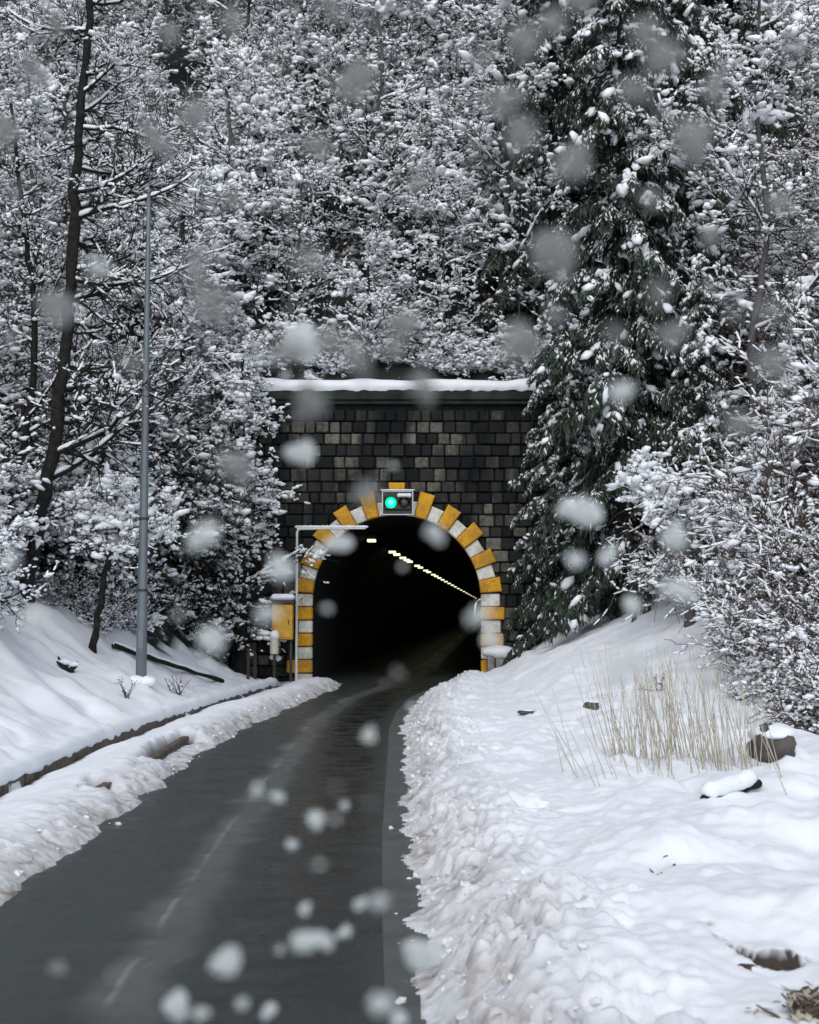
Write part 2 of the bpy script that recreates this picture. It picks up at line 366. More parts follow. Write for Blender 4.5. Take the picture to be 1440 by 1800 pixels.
# ------------------------------------------------------------------ terrain
YL = [-20, 20, 24, 28, 32.3, 37, 42.4, 43.6, 44.6, 60]; XL = [-3.12, -3.10, -3.14, -2.97, -2.70, -2.35, -1.88, -2.0, -3.12, -3.12]
YR = [-20, 5, 8.9, 11, 14.7, 27.5, 31.5, 36.9, 41, 43.3, 44.6, 60]; XR = [.3, .22, .12, .07, 0, -.1, -.02, .28, .85, 1.3, 2.28, 2.28]
roadL = lambda y: np.interp(y, YL, XL)
roadR = lambda y: np.interp(y, YR, XR)
WALL_Y, WX0, WX1, WTOP = 45.0, -5.5, 4.75, 8.9
def height(x, y):
    x = np.asarray(x, float); y = np.asarray(y, float)
    rl, rr = roadL(y), roadR(y)
    n1 = fbm(x * .5, y * .35, 3, 4); n2 = fbm(x * 2.2, y * 1.6, 5, 4, .55); n3 = fbm(x * 9, y * 7, 9, 3, .6); wx = x + (n3 - .5) * .12; wy = y + (vnoise(x * 7, y * 7, 33) - .5) * .16; near = (y < 46) & (np.abs(x) < 6); n4 = np.full_like(x, .4)
    n4[near] = .50 * lumps(wx[near] * 6.0, wy[near] * 4.6, 3) + .38 * lumps(wx[near] * 13, wy[near] * 10, 5) + .25 * vnoise(x[near] * 22, y[near] * 18, 6)
    bil = np.abs(2 * fbm(x * .8 + 3, y * .5, 23, 2) - 1) * 1.6 + .5 * np.abs(2 * vnoise(x * 2.0, y * 1.1, 29) - 1)
    # ---- left
    s = rl - x + (vnoise(y * 1.3, 0 * y, 4) - .5) * .22 + (n3 - .5) * .10
    bermw = 1.62
    prof = np.clip(s, 0, 2) / bermw
    berm = .22 * np.clip(np.sin(np.clip(prof, 0, 1) ** .8 * np.pi), 0, 1) ** .95 * (.75 + .5 * n1)
    berm = berm * sstep(44.4, 42.6, y) + (n2 - .5) * .10 * sstep(0, .3, s)
    churn = (n4 - .40) * .11 * sstep(0.0, .30, s) * sstep(1.0, .35, s)
    q = np.clip(s - 1.9, 0, None)
    bank = .12 + .22 * np.minimum(q, 3.4) ** 1.7 + np.clip(q - 3.4, 0, None) * .88 + (n1 - .5) * .5 * sstep(0, 2, q) + (n2 - .5) * .16 + .22 * (bil - .5) * sstep(.1, .8, q)
    zl = np.where(s < 1.9, berm + churn - .13 * sstep(1.62, 1.74, s) * sstep(38, 30, y), bank)
    zl = zl + .36 * np.exp(-((x + 5.75) ** 2 + ((y - 31.5) * .6) ** 2) / 1.1)
    # exposed kerb notch
    notch = sstep(.33, .42, s) * sstep(.68, .55, s) * (sstep(20, 20.8, y) * sstep(25.4, 24.4, y) * sstep(.2, .45, vnoise(y * 1.1, 0 * y, 51) ) + sstep(16.4, 16.8, y) * sstep(17.9, 17.4, y))
    lowf = sstep(.45, .35, s) * (sstep(20, 20.8, y) * sstep(25.4, 24.4, y) * sstep(.2, .45, vnoise(y * 1.1, 0 * y, 51) ) + sstep(16.4, 16.8, y) * sstep(17.9, 17.4, y))
    zl = zl * (1 - notch) * (1 - .72 * lowf) + .02 * notch
    # ---- right
    r = x - rr + (vnoise(y * 1.9, 0 * y, 7) - .5) * .16 + (n3 - .5) * .10
    churnR = sstep(1.75, .3, r)
    rim = .32 * sstep(-.12, .8, r) * sstep(44.2, 42.6, y) * (.7 + .6 * n1)
    zr = rim + (n2 - .5) * .20 * sstep(.1, .8, r) + (n4 - .38) * (.13 + .20 * sstep(.35, .7, fbm(x * 1.7, y * 1.2, 41, 3))) * churnR * sstep(0, .28, r) + .13 * bil * sstep(.9, 2.2, r) * sstep(26, 20, y) + (n1 - .5) * .35 * sstep(1.2, 3, r)
    # humps in the near field
    for hx, hy, hr, hh in ((2.6, 12.0, .9, .22), (1.5, 9.2, .6, .16), (3.6, 14.5, 1.0, .2), (2.9, 17, .8, .2), (2.7, 8.9, .5, .2), (4.3, 17.6, 1.0, .25), (1.9, 11, .5, .12), (1.15, 7.9, .5, .14)):
        zr = zr + hh * np.exp(-((x - hx) ** 2 + (y - hy) ** 2) / hr ** 2)
    rise = np.clip(y - 20.5, 0, 17.5) / 17.5 * .50 * np.clip(x - 2.0, 0, 5.5) * sstep(1.8, 3.2, x)
    rise = rise + np.clip(x - 7.5, 0, None) * .75 * sstep(19, 27, y) + np.clip(x - 10, 0, None) * .4
    zr = zr + rise
    # little gully near the camera
    gully = 0
    GP = [(1.70, 8.62, .022), (1.74, 8.42, .032), (1.77, 8.24, .045), (1.82, 8.08, .07), (1.90, 7.98, .09), (1.99, 8.0, .095), (2.08, 8.1, .06), (2.16, 8.22, .03), (1.90, 7.45, .05), (1.96, 7.25, .10), (2.05, 7.1, .13)]
    for (gx, gy_, gr_) in GP:
        dd = np.sqrt((x - gx) ** 2 + ((y - gy_) * .6) ** 2) + (n4 - .5) * .05; gully = np.maximum(gully, sstep(gr_ * 1.25, gr_ * .6, dd))
    zr = zr - .07 * gully
    z = np.where(x < rl + .15, np.where(s > 0, zl, -.06), np.where(r > -.05, zr, -.06))
    z = np.where((x > rl + .15) & (x < rr - .15), -.06, z)
    # ---- hill around and above the portal
    hill = 8.75 + .92 * (np.clip(y, None, 130) - 46) + (n1 - .5) * 1.4
    side = np.maximum(sstep(WX0 + .3, WX0 - 3.2, x), sstep(WX1 + .6, WX1 + 5.5, x))
    front = np.clip(hill, 0, None) * side - .6 * (1 - sstep(0, .15, side))
    z = np.where(y < 45.6, np.maximum(z, front), np.maximum(z, hill))
    earth = np.clip(gully * 5 + notch * .9, 0, 1)
    dirt = np.clip(np.maximum(sstep(.8, .05, s) * (x < rl + .3), sstep(1.25, .05, r) * (x > rr - .3) * (.85 + .6 * sstep(.35, .6, fbm(x * 1.9 + 7, y * 1.1, 43, 3)))), 0, 1) * sstep(46, 44, y) * np.clip(1.4 - 1.3 * n4, .15, 1.2)
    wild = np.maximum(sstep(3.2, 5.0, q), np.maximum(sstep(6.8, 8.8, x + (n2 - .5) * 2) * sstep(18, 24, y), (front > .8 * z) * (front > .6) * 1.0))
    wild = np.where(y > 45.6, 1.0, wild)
    return z, dirt, wild, earth
def axis(parts):
    out = []
    for a, b_, st_ in parts: out.append(np.arange(a, b_, st_))
    return np.concatenate(out + [np.array([parts[-1][1]])])
xs = axis([(-160, -40, 8), (-40, -14, 1.0), (-14, -6, .25), (-6, -3.9, .09), (-3.9, -1.6, .045), (-1.6, -.3, .13), (-.3, 2.8, .028), (2.8, 6, .07), (6, 14, .25), (14, 40, 1), (40, 160, 8)])
ys = axis([(-30, 4, 2), (4, 7, .2), (7, 15, .032), (15, 24, .05), (24, 45, .12), (45, 45.6, .3), (45.6, 90, .6), (90, 300, 10)])
XX, YY = np.meshgrid(xs, ys); ZZ, DI, WI, EA = height(XX, YY)
nx, ny = len(xs), len(ys)
ii, jj = np.meshgrid(np.arange(nx - 1), np.arange(ny - 1)); ii = ii.ravel(); jj = jj.ravel()
F = np.stack([jj * nx + ii, jj * nx + ii + 1, (jj + 1) * nx + ii + 1, (jj + 1) * nx + ii], 1)
cx = (xs[ii] + xs[ii + 1]) / 2; cy = (ys[jj] + ys[jj + 1]) / 2
keep = ~((cx > -4.2) & (cx < 3.6) & (cy > 44.95) & (cy < 46.0))
g = MB(); g.add(np.stack([XX, YY, ZZ], -1).reshape(-1, 3), F[keep])
ground = g.build('snow_ground', M['ground'], smooth=True)
tag(ground, 'snow covered verges, field and wooded hillside', kind='structure')
for nm, arr in (('dirt', DI), ('wild', WI), ('earth', EA)):
    a = ground.data.attributes.new(nm, 'FLOAT', 'POINT'); a.data.foreach_set('value', arr.ravel().astype(np.float32))
def gz(x, y): return float(height(np.array([x]), np.array([y]))[0][0])

def gat(px, py):
    """point of the ground seen at a photo pixel"""
    d = at(px, py, 10) - Vector((0, 0, CAM_Z)); d /= d.y; Y = np.arange(6, 60, .05)
    z = height(d.x * Y, Y)[0]; k = int(np.argmax(CAM_Z + d.z * Y < z)); return Vector((d.x * Y[k], Y[k], z[k]))
# road sheet
ry = axis([(-20, 46, .5), (46, 400, 10)]); TUN_DX = 0.0577
us = np.linspace(0, 1, 25)
RV = []; RA = []
for y in ry:
    sh = max(0, y - 45) * TUN_DX
    x0, x1 = -3.9 + sh, (max(roadR(y) + .5, .6) if y < 45 else 2.6 + sh)
    if 43 < y < 45: x1 = 2.6
    for u in us:
        x = x0 + (x1 - x0) * u; RV.append((x, y, 0.0)); RA.append(x - (roadR(min(y, 44.5)) + sh) if y < 42 else x - (np.interp(y, [42, 46], [roadR(42), .9]) + sh))
nr = len(us); i_, j_ = np.meshgrid(np.arange(nr - 1), np.arange(len(ry) - 1)); i_ = i_.ravel(); j_ = j_.ravel()
g = MB(); g.add(RV, np.stack([j_ * nr + i_, j_ * nr + i_ + 1, (j_ + 1) * nr + i_ + 1, (j_ + 1) * nr + i_], 1))
road = g.build('road', M['road']); tag(road, 'wet dark asphalt road running into the tunnel', kind='structure')
a = road.data.attributes.new('lat', 'FLOAT', 'POINT'); a.data.foreach_set('value', np.array(RA, np.float32))
# concrete gutter strip along the right side
g = MB(); P = []
gy = axis([(2, 43, .5)])
for y in gy:
    P += [(roadR(y) - .27, y, .005), (roadR(y) + .12, y, .005)]
k = np.arange(len(gy) - 1) * 2
g.add(P, np.stack([k, k + 1, k + 3, k + 2], 1)); gut = g.build('gutter_strip', M['gutter']); tag(gut, 'pale concrete gutter strip along the right road edge', kind='structure')
# kerb under the left berm
g = MB()
for y in np.arange(6, 43, 1.0):
    p0 = np.array([roadL(y) - .48, y + .01, 0]); p1 = np.array([roadL(y + 1) - .48, y + .99, 0]); d = unit(p1 - p0)
    g.obox((p0 + p1) / 2 + (0, 0, .04), [np.cross(d, (0, 0, 1)), d, (0, 0, 1)], (.06, np.linalg.norm(p1 - p0) / 2, .11), .015)
kb = g.build('kerb', M['kerb']); tag(kb, 'brown concrete kerb mostly buried in the left snow berm', kind='structure')
# roadside barrier rail beyond the berm (low concrete edging with snow)
g = MB(); g2 = MB(); rng = np.random.default_rng(5)
yy = np.arange(9, 42, .25); xx = np.array([roadL(y) - 1.86 for y in yy])
for k in range(0, len(yy) - 4, 4):
    p0 = np.array([xx[k], yy[k] + .01, .0]); p1 = np.array([xx[k + 4], yy[k + 4] - .01, .0]); d = unit(p1 - p0)
    g.obox((p0 + p1) / 2 + (0, 0, .06), [np.cross(d, (0, 0, 1)), d, (0, 0, 1)], (.07, .49, .11), .012)
ed = empty('concrete_edging', (0, 0, 0), 'long low dark concrete edging capped with snow, beyond the left snow berm', 'edging')
g.build('edging_blocks', M['kerb'], ed)
P = np.stack([xx, yy, .175 + rng.uniform(-.012, .012, len(yy))], 1); g2.path(P, .125 + rng.uniform(-.03, .02, len(yy)), 8, rough=.12, rng=rng)
g2.build('snow_cap', M['snow_cap'], ed, smooth=True)

# ------------------------------------------------------------------ tunnel portal
ACX, AR, ASZ = -0.385, 2.56, 2.50
tun = empty('tunnel_portal', (ACX, WALL_Y, 0), 'old dark stone tunnel portal with arch ring of alternating orange and white stones', 'tunnel')
LOC = (ACX, WALL_Y, 0)
def halfw(z): return AR if z <= ASZ else math.sqrt(max(0, AR * AR - (z - ASZ) ** 2))
g = MB(); zs = list(np.arange(-.3, ASZ, .35)) + [ASZ + AR * math.sin(t) for t in np.linspace(0, math.pi / 2, 22)]
for a, b_ in zip(zs[:-1], zs[1:]):
    wa, wb = halfw(a), halfw(b_)
    for (xa0, xb0, xa1, xb1) in ((WX0, WX0, ACX - wa, ACX - wb), (ACX + wa, ACX + wb, WX1, WX1)):
        g.add([(xa0, 45.06, a), (xa1, 45.06, a), (xb1, 45.06, b_), (xb0, 45.06, b_)], [(0, 1, 2, 3)])
g.add([(WX0, 45.06, ASZ + AR), (WX1, 45.06, ASZ + AR), (WX1, 45.06, WTOP - .35), (WX0, 45.06, WTOP - .35)], [(0, 1, 2, 3)])
for x, o in ((WX0, 1), (WX1, -1)): g.add([(x, 45.06, -.3), (x, 45.06, WTOP - .35), (x, 46.2, WTOP - .35), (x, 46.2, -.3)], [(0, 1, 2, 3)[::o]])
g.build('mortar_wall', M['joint'], tun, loc=LOC)
rng = np.random.default_rng(11); g = MB(); z = -.2
while z < WTOP - .75:
    h = rng.uniform(.32, .40); x = WX0 + rng.uniform(0, .1)
    if z + h > WTOP - .42: h = WTOP - .42 - z
    while x < WX1 - .12:
        w = min(rng.uniform(.28, .55), WX1 - x - .02)
        c = np.array([x + w / 2, 0, z + h / 2]); dr = math.hypot(c[0] - ACX, max(0, c[2] - ASZ))
        if dr > AR + .30 + (0.1 if c[2] < ASZ else 0):
            t = rng.uniform(.05, 1.0) ** 1.2; pr = rng.uniform(.02, .13)
            g.obox((c[0] + rng.uniform(-.008, .008), 45.06 - pr / 2 + .02, c[2]), np.eye(3), (w / 2 - rng.uniform(.010, .03), pr / 2 + .04, h / 2 - rng.uniform(.010, .028)), .026, t)
        x += w
    z += h
g.build('stone_masonry', M['masonry'], tun, tone=True, loc=LOC)
g = MB(); g.box((WX0 - .1, 44.86, WTOP - .33), (WX1 + .1, 46.25, WTOP), .03)
g.box((WX0 - .04, 44.94, WTOP - .45), (WX1 + .04, 45.4, WTOP - .335), .01)
g.build('coping', M['coping'], tun, loc=LOC)
# snow on the coping
sx = np.arange(WX0 - .2, WX1 + .2, .09); nn = len(sx); prof = [(44.84, -.02), (44.78, .07), (44.82, .20), (45.0, .32), (45.5, .36), (46.4, .38)]
V = []
for i, x in enumerate(sx):
    k = .82 + .36 * float(vnoise(x * 1.4, 0, 3)); e = .3 if i in (0, nn - 1) else 1
    dr = float(vnoise(x * 5, 0, 8)) * .07
    for (py_, pz) in prof: V.append((x, py_ + (dr - .03 if pz < .1 else 0), WTOP + pz * k * e + (-dr if pz < 0 else 0)))
m_ = len(prof); i_, j_ = np.meshgrid(np.arange(m_ - 1), np.arange(nn - 1)); i_ = i_.ravel(); j_ = j_.ravel()
g = MB(); g.add(V, np.stack([j_ * m_ + i_, (j_ + 1) * m_ + i_, (j_ + 1) * m_ + i_ + 1, j_ * m_ + i_ + 1], 1)); g.build('snow_cap', M['snow_cap'], tun, smooth=True, loc=LOC)
# ring stones
def ring_stone(a0, a1, r0, r1, mat, dep):
    """wedge of the ring between angles"""
    g = MB(); ins = .03; V = []
    for (yy_, i0) in ((45.2, 0), (45.0 - dep + ins, 0), (45.0 - dep, ins)):
        for (aa, rr) in ((a0 + i0 / r0, r0 + i0), (a1 - i0 / r0, r0 + i0), (a1 - i0 / r1, r1 - i0), (a0 + i0 / r1, r1 - i0)):
            V.append((ACX + rr * math.cos(aa), yy_, ASZ + rr * math.sin(aa)))
    F_ = [(8, 9, 10, 11)]
    for l in (0, 4):
        for q_ in range(4): F_.append((l + q_, l + (q_ + 1) % 4, l + 4 + (q_ + 1) % 4, l + 4 + q_))
    g.add(V, F_); return g.build('arch_stone', mat, tun, loc=LOC)
def jamb_stone(side, z0, z1, w, mat, dep, x_in=AR):
    g = MB(); xa, xb = ACX + side * x_in, ACX + side * (x_in + w)
    g.box((min(xa, xb), 45.0 - dep, z0), (max(xa, xb), 45.2, z1), .03); return g.build('arch_stone', mat, tun, loc=LOC)
rng = np.random.default_rng(3); stp = math.radians(16.4)
for k in range(-6, 7):                  # orange stones k*stp from the crown; white ones between
    ac = math.pi / 2 + k * stp
    if abs(k) <= 5:
        L_ = [.98, .80, .70, .62, .58, .56][abs(k)]
        ring_stone(ac - stp * .25, ac + stp * .25, AR - .012, AR + L_ + (.10 if k < -2 else 0) + rng.uniform(-.03, .03), M['ring_orange'], .20)
for k in range(-5, 5):
    ac = math.pi / 2 + (k + .5) * stp
    ring_stone(ac - stp * .235, ac + stp * .235, AR - .005, AR + [.42, .44, .46, .48, .5][min(4, min(abs(k), abs(k + 1)))] + rng.uniform(-.03, .03), M['ring_white'], .12)
for side in (-1, 1):
    z = ASZ + AR * math.sin(math.pi / 2 - 5.27 * stp) ; colr = 0
    for n_ in range(8):
        h = .40
        if colr == 0: jamb_stone(side, z - h + .012, z - .012, .44 + (.16 if side > 0 else 0) + rng.uniform(-.03, .03), M['ring_white'], .12, AR - .005)
        else: jamb_stone(side, z - h + .012, z - .012, ((.70 if side > 0 else .50) if n_ != 5 else .78) + rng.uniform(-.03, .03), M['ring_orange'], .20, AR - .012)
        z -= h; colr = 1 - colr
        if z < .25: break
# lining tube
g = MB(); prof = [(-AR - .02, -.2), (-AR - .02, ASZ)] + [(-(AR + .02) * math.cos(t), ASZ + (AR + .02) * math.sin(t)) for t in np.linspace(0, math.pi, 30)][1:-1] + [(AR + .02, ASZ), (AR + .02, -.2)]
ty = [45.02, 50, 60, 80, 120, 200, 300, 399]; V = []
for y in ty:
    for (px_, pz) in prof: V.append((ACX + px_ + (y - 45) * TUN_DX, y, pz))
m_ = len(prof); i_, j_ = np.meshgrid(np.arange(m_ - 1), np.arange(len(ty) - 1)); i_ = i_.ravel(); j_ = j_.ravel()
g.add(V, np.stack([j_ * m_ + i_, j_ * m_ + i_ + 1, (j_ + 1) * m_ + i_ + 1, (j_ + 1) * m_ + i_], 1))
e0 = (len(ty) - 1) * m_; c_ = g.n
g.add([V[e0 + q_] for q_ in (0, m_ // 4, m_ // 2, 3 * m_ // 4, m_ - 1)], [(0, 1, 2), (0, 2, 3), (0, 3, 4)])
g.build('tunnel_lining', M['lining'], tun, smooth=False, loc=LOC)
# tunnel lamps
d0 = 50.0; dist = [50.4, 60.6, 63.4, 67.6, 70.6, 73, 80, 83.5, 90, 94, 101, 106, 112, 119, 127, 136, 146, 157, 170, 184, 200, 218, 238, 262, 290, 322]
g = MB(); g.box((-.17, -.45, -.02), (.17, .45, .10), .015); g.build('lamp_housing_proto', M['dark_metal'])
proto = bpy.data.objects['lamp_housing_proto']; COL.objects.unlink(proto)
gb = MB(); gb.box((-.15, -.22, -.11), (.15, .22, -.021), .02); lens_me = gb.build('lamp_lens_proto', M['lamp_on']); COL.objects.unlink(lens_me)
for i, d in enumerate(dist):
    x = ACX - 1.22 + (d - 45) * TUN_DX; z = 4.58
    t = empty('tunnel_lamp', (x, d, z), 'small bright lamp in the receding row on the dark tunnel ceiling', 'lamp', 'lamps receding along the tunnel ceiling')
    if i == 0: t['label'] = 'first tunnel lamp, upper left, standing alone before the row of lamps'
    for nm, pr in (('housing', proto), ('lens', lens_me)):
        o = bpy.data.objects.new(nm, pr.data); COL.objects.link(o); o.parent = t

# ------------------------------------------------------------------ traffic signal above the arch
sp = at(699, 884, 44.55)
sig = empty('traffic_signal', sp, 'horizontal traffic signal with green lamp lit, mounted at the arch crown', 'traffic light')
def disc(r, y0, y1, n=24):
    g = MB(); a = np.linspace(0, 2 * np.pi, n, endpoint=False); c, s_ = np.cos(a) * r, np.sin(a) * r
    V = np.concatenate([np.stack([c, np.full(n, y1), s_], 1), np.stack([c * .97, np.full(n, y0), s_ * .97], 1), np.stack([c * .6, np.full(n, y0 - .02), s_ * .6], 1)]); i = np.arange(n); j = (i + 1) % n
    g.add(V, np.concatenate([np.stack([i + q * n, j + q * n, j + (q + 1) * n, i + (q + 1) * n], 1) for q in (0, 1)])); k = g.n
    g.V.append(np.array([[0, y0 - .028, 0]])); g.attr.append(np.full(1, .5)); g.n += 1; g.F3.append(np.stack([i + 2 * n, j + 2 * n, np.full(n, k)], 1)); return g
g = MB()
for lo, hi in (((-.475, -.02, .335), (.475, .02, .368)), ((-.475, -.02, -.368), (.475, .02, -.335)), ((-.475, -.02, -.333), (-.44, .02, .333)), ((.44, -.02, -.333), (.475, .02, .333))): g.box(lo, hi, .008)
g.build('white_border', M['white_paint'], sig)
g = MB(); g.box((-.438, -.012, -.333), (.438, .012, .333), .004); g.build('backboard', M['black'], sig)
g = MB(); g.box((-.40, -.10, -.22), (.40, -.014, .22), .03); hb = g.build('housing', M['black'], sig)
for x, mt, nm in ((-.2, M['green_on'], 'green_lens'), (.2, M['lens_dark'], 'red_lens')):
    o = disc(.165, -.13, -.102).build(nm, mt, sig, smooth=True); o.location = (x, 0, 0)
    if mt is M['green_on']:
        o2 = disc(.085, -.165, -.155).build('light_core', M['green_core'], o, smooth=True)
    g = MB(); n = 16; a = np.linspace(-.25, np.pi + .25, n); V = []
    for rr, yy_ in ((.18, -.10), (.18, -.30), (.168, -.30), (.168, -.10)):
        for i, t in enumerate(a): V.append((rr * math.cos(t), yy_ + (.10 * (1 - max(0, math.sin(t))) if yy_ == -.30 else 0), rr * math.sin(t)))
    i = np.arange(n - 1); g.add(V, np.concatenate([np.stack([i + q * n, i + 1 + q * n, i + 1 + (q + 1) * n, i + (q + 1) * n], 1) for q in (0, 1, 2)]))
    o = g.build('visor', M['black'], sig, smooth=True); o.location = (x, 0, 0)
g = MB(); g.path([(0, .02, .1), (0, .45, .1)], .03, 8); g.path([(0, .02, -.15), (0, .45, -.15)], .03, 8); g.build('mount_bracket', M['dark_metal'], sig)
rng = np.random.default_rng(8)
g = MB(); c = np.stack([np.linspace(.05, .36, 6), np.full(6, -.2), np.full(6, .21)], 1); g.blobs(c, np.tile([1., 0, 0], (6, 1)), .07, .09, .07, ICO2, .1, rng)
c = np.stack([np.linspace(-.46, .46, 14), np.full(14, 0), np.full(14, .39)], 1); g.blobs(c, np.tile([1., 0, 0], (14, 1)), .07, .05, .03, ICO1, .1, rng)
g.build('snow', M['snow_cap'], sig, smooth=True)

# ------------------------------------------------------------------ portal furniture
# white arm pole left of the arch
b0 = at(521, 1188, 43.9); g0 = gz(b0.x, b0.y); topz = at(521, 930, 43.9).z
pole = empty('arm_pole', (b0.x, b0.y, g0), 'slim white pole with snow topped horizontal arm reaching over the tunnel mouth', 'pole')
H = topz - g0; g = MB(); g.path([(0, 0, -.2), (0, 0, 1), (0, 0, H - .1), (.05, 0, H)], [.045, .04, .035, .035], 10); g.build('post', M['white_paint'], pole)
armL = at(643, 928, 43.9).x - b0.x; g = MB(); g.path([(.0, 0, H), (armL * .5, 0, H + .02), (armL, 0, H + .02)], [.035, .032, .03], 10); g.build('arm', M['white_paint'], pole)
g = MB(); xx = np.linspace(.0, armL, 26); g.blobs(np.stack([xx, 0 * xx, np.full(26, H + .065)], 1), np.tile([1., 0, 0], (26, 1)), .09, .055, .05, ICO1, .12, rng); g.build('snow', M['snow_cap'], pole, smooth=True)
# yellow cabinet
c0 = at(497, 1180, 43.4); gc = gz(c0.x, c0.y)
cab = empty('roadside_cabinet', (c0.x, c0.y, gc), 'yellow roadside cabinet on a dark stand with snow on its roof', 'cabinet')
zt = at(497, 1062, 43.4).z - gc; zb = at(497, 1124, 43.4).z - gc
g = MB(); g.box((-.30, -.22, zb), (.30, .22, zt), .02); g.build('body', M['yellow'], cab)
g = MB(); g.box((-.25, -.245, zb + .06), (.25, -.222, zt - .18), .006); g.build('door', M['yellow'], cab)
g = MB(); g.box((.17, -.27, (zb + zt) / 2 - .08), (.20, -.247, (zb + zt) / 2 + .06), .005); g.build('handle', M['dark_metal'], cab)
g = MB(); g.box((-.37, -.28, zt + .002), (.37, .28, zt + .10), .02); g.build('roof', M['dark_metal'], cab)
for x in (-.24, .24):
    g = MB(); g.box((x - .04, -.04, -.4), (x + .04, .04, zb - .002), .008); g.build('leg', M['dark_metal'], cab)
g = MB(); g.box((-.36, -.27, zt + .09), (.36, .27, zt + .30), .09); o = g.build('snow', M['snow_cap'], cab, smooth=True)
# pale small bollard box on a post
c1 = at(482, 1195, 42.6); g1 = gz(c1.x, c1.y)
bo = empty('marker_post', (c1.x, c1.y, g1), 'cream marker box with rounded snow cap on a thin post before the yellow cabinet', 'post')
z0 = at(482, 1150, 42.6).z - g1; z1 = at(482, 1118, 42.6).z - g1
g = MB(); g.path([(0, 0, z0), (0, 0, z0 + .02), (0, 0, z1 - .02), (0, 0, z1)], [.10, .125, .125, .11], 14); g.build('body', M['cream'], bo, smooth=False)
g = MB(); g.path([(0, 0, -.4), (0, 0, z0 - .001)], .04, 8); g.build('post', M['dark_metal'], bo)
g = MB(); g.path([(-.13, -.02, z0 + .30), (-.19, -.02, z0 + .30)], .04, 8); g.build('side_knob', M['cream'], bo)
g = MB(); g.blobs([(0, 0, z1 + .02)], [(1, 0, 0)], .15, .15, .15, ICO2, .06, rng); g.build('snow', M['snow_cap'], bo, smooth=True)
# dark stakes
for px, py0, py1, yy_, lb in ((436, 1185, 1140, 42.0, 'short dark stake sticking out of snow, leftmost by the cabinet'), (448, 1180, 1148, 42.4, 'short dark stake beside the leftmost one near the cabinet'), (913, 1172, 1152, 40.5, 'small black stake in the snow right of the tunnel mouth')):
    p = at(px, py0, yy_); gg = gz(p.x, p.y); zt = max(at(px, py1, yy_).z, gg + .35)
    g = MB(); g.path([(0, 0, -.2), (.01, 0, zt - gg)], [.05, .045], 6); o = g.build('stake', M['dark_metal']); o.location = (p.x, p.y, gg); tag(o, lb, 'stake', 'dark stakes by the tunnel mouth')
# right plinth with snow pad
p = at(872, 1195, 44.2); pb = empty('stone_plinth', (p.x + .05, 44.35, 0), 'small weathered concrete plinth with a round snow pad at the right arch foot', 'plinth')
zt = at(872, 1150, 44.2).z
g = MB(); g.box((-.30, -.25, -.1), (-.10, .25, zt), .02); g.box((-.06, -.20, -.1), (.20, .25, zt - .05), .03); g.build('body', M['concrete'], pb)
g = MB(); g.blobs([(0.05, 0, zt + .06)], [(1, 0, 0)], .52, .36, .2, ICO3, .03, rng); g.build('snow', M['snow_cap'], pb, smooth=True)

# ------------------------------------------------------------------ tall lamp post on the left
lb_ = at(248, 1202, 31.0); lg = gz(lb_.x, lb_.y)
lp = empty('lamp_post', (lb_.x, lb_.y, lg), 'tall tapering grey steel post standing in the left snow bank', 'post')
tp = at(262, 335, 31.0) - Vector((lb_.x, lb_.y, lg))
g = MB(); ts = np.linspace(0, 1, 12); g.path([(tp.x * t, 0, -.4 * (t == 0) + tp.z * t) for t in ts], np.interp(ts, [0, 1], [.118, .040]), 16); g.build('shaft', M['steel'], lp, smooth=True)
g = MB(); g.path([(tp.x, 0, tp.z - .05), (tp.x, 0, tp.z + .03)], .05, 12); g.build('cap', M['steel'], lp)
for zz in (1.9, 3.4):
    g = MB(); g.path([(tp.x * zz / tp.z, 0, zz), (tp.x * zz / tp.z, 0, zz + .05)], .118 - .078 * zz / tp.z + .012, 16); g.build('band_clamp', M['dark_metal'], lp)
g = MB(); g.box((.05, -.135, .55), (.05 + .01, -.10, .56), .002); g.box((-.05, -.125, .7), (.06, -.108, 1.1), .004); g.build('service_door', M['steel'], lp)
g = MB(); g.blobs([(-.1, -.05, .05), (.12, -.02, .03)], [(1, 0, 0)] * 2, .22, .2, .12, ICO2, .08, rng); g.build('snow', M['snow_cap'], lp, smooth=True)

# ------------------------------------------------------------------ vegetation
def rot_about(v, ax, a):
    return v * math.cos(a) + np.cross(ax, v) * math.sin(a) + ax * np.dot(ax, v) * (1 - math.cos(a))
def perp(d, rng):
    r = rng.normal(size=3); r -= d * np.dot(r, d); return r / (np.linalg.norm(r) + 1e-9)
def grow(rng, p, d, L, r, lev, maxlev, out, cfg):
    ns = cfg['ns'][lev]; st_ = L / ns; wob = cfg['wob'][lev]; pts = [p]
    for i in range(ns):
        d = d + rng.normal(size=3) * wob + np.array([0, 0, cfg['up'][lev]]); d /= np.linalg.norm(d)
        q = p + d * st_; r1 = r * (1 - .75 * (i + 1) / ns) + .004; r0 = r * (1 - .75 * i / ns) + .004
        out.append((p, q, r0, r1, lev))
        if lev < maxlev:
            k = cfg['kids'][lev]; k = int(k) + (rng.random() < k - int(k))
            for _ in range(k):
                a = math.radians(rng.uniform(*cfg['ang'])); nd = rot_about(d, perp(d, rng), a); nd[2] *= cfg.get('flat', 1.0); nd /= np.linalg.norm(nd)
                grow(rng, p + (q - p) * rng.random(), nd, L * rng.uniform(*cfg['ratio']), r1 * .62, lev + 1, maxlev, out, cfg)
        p = q
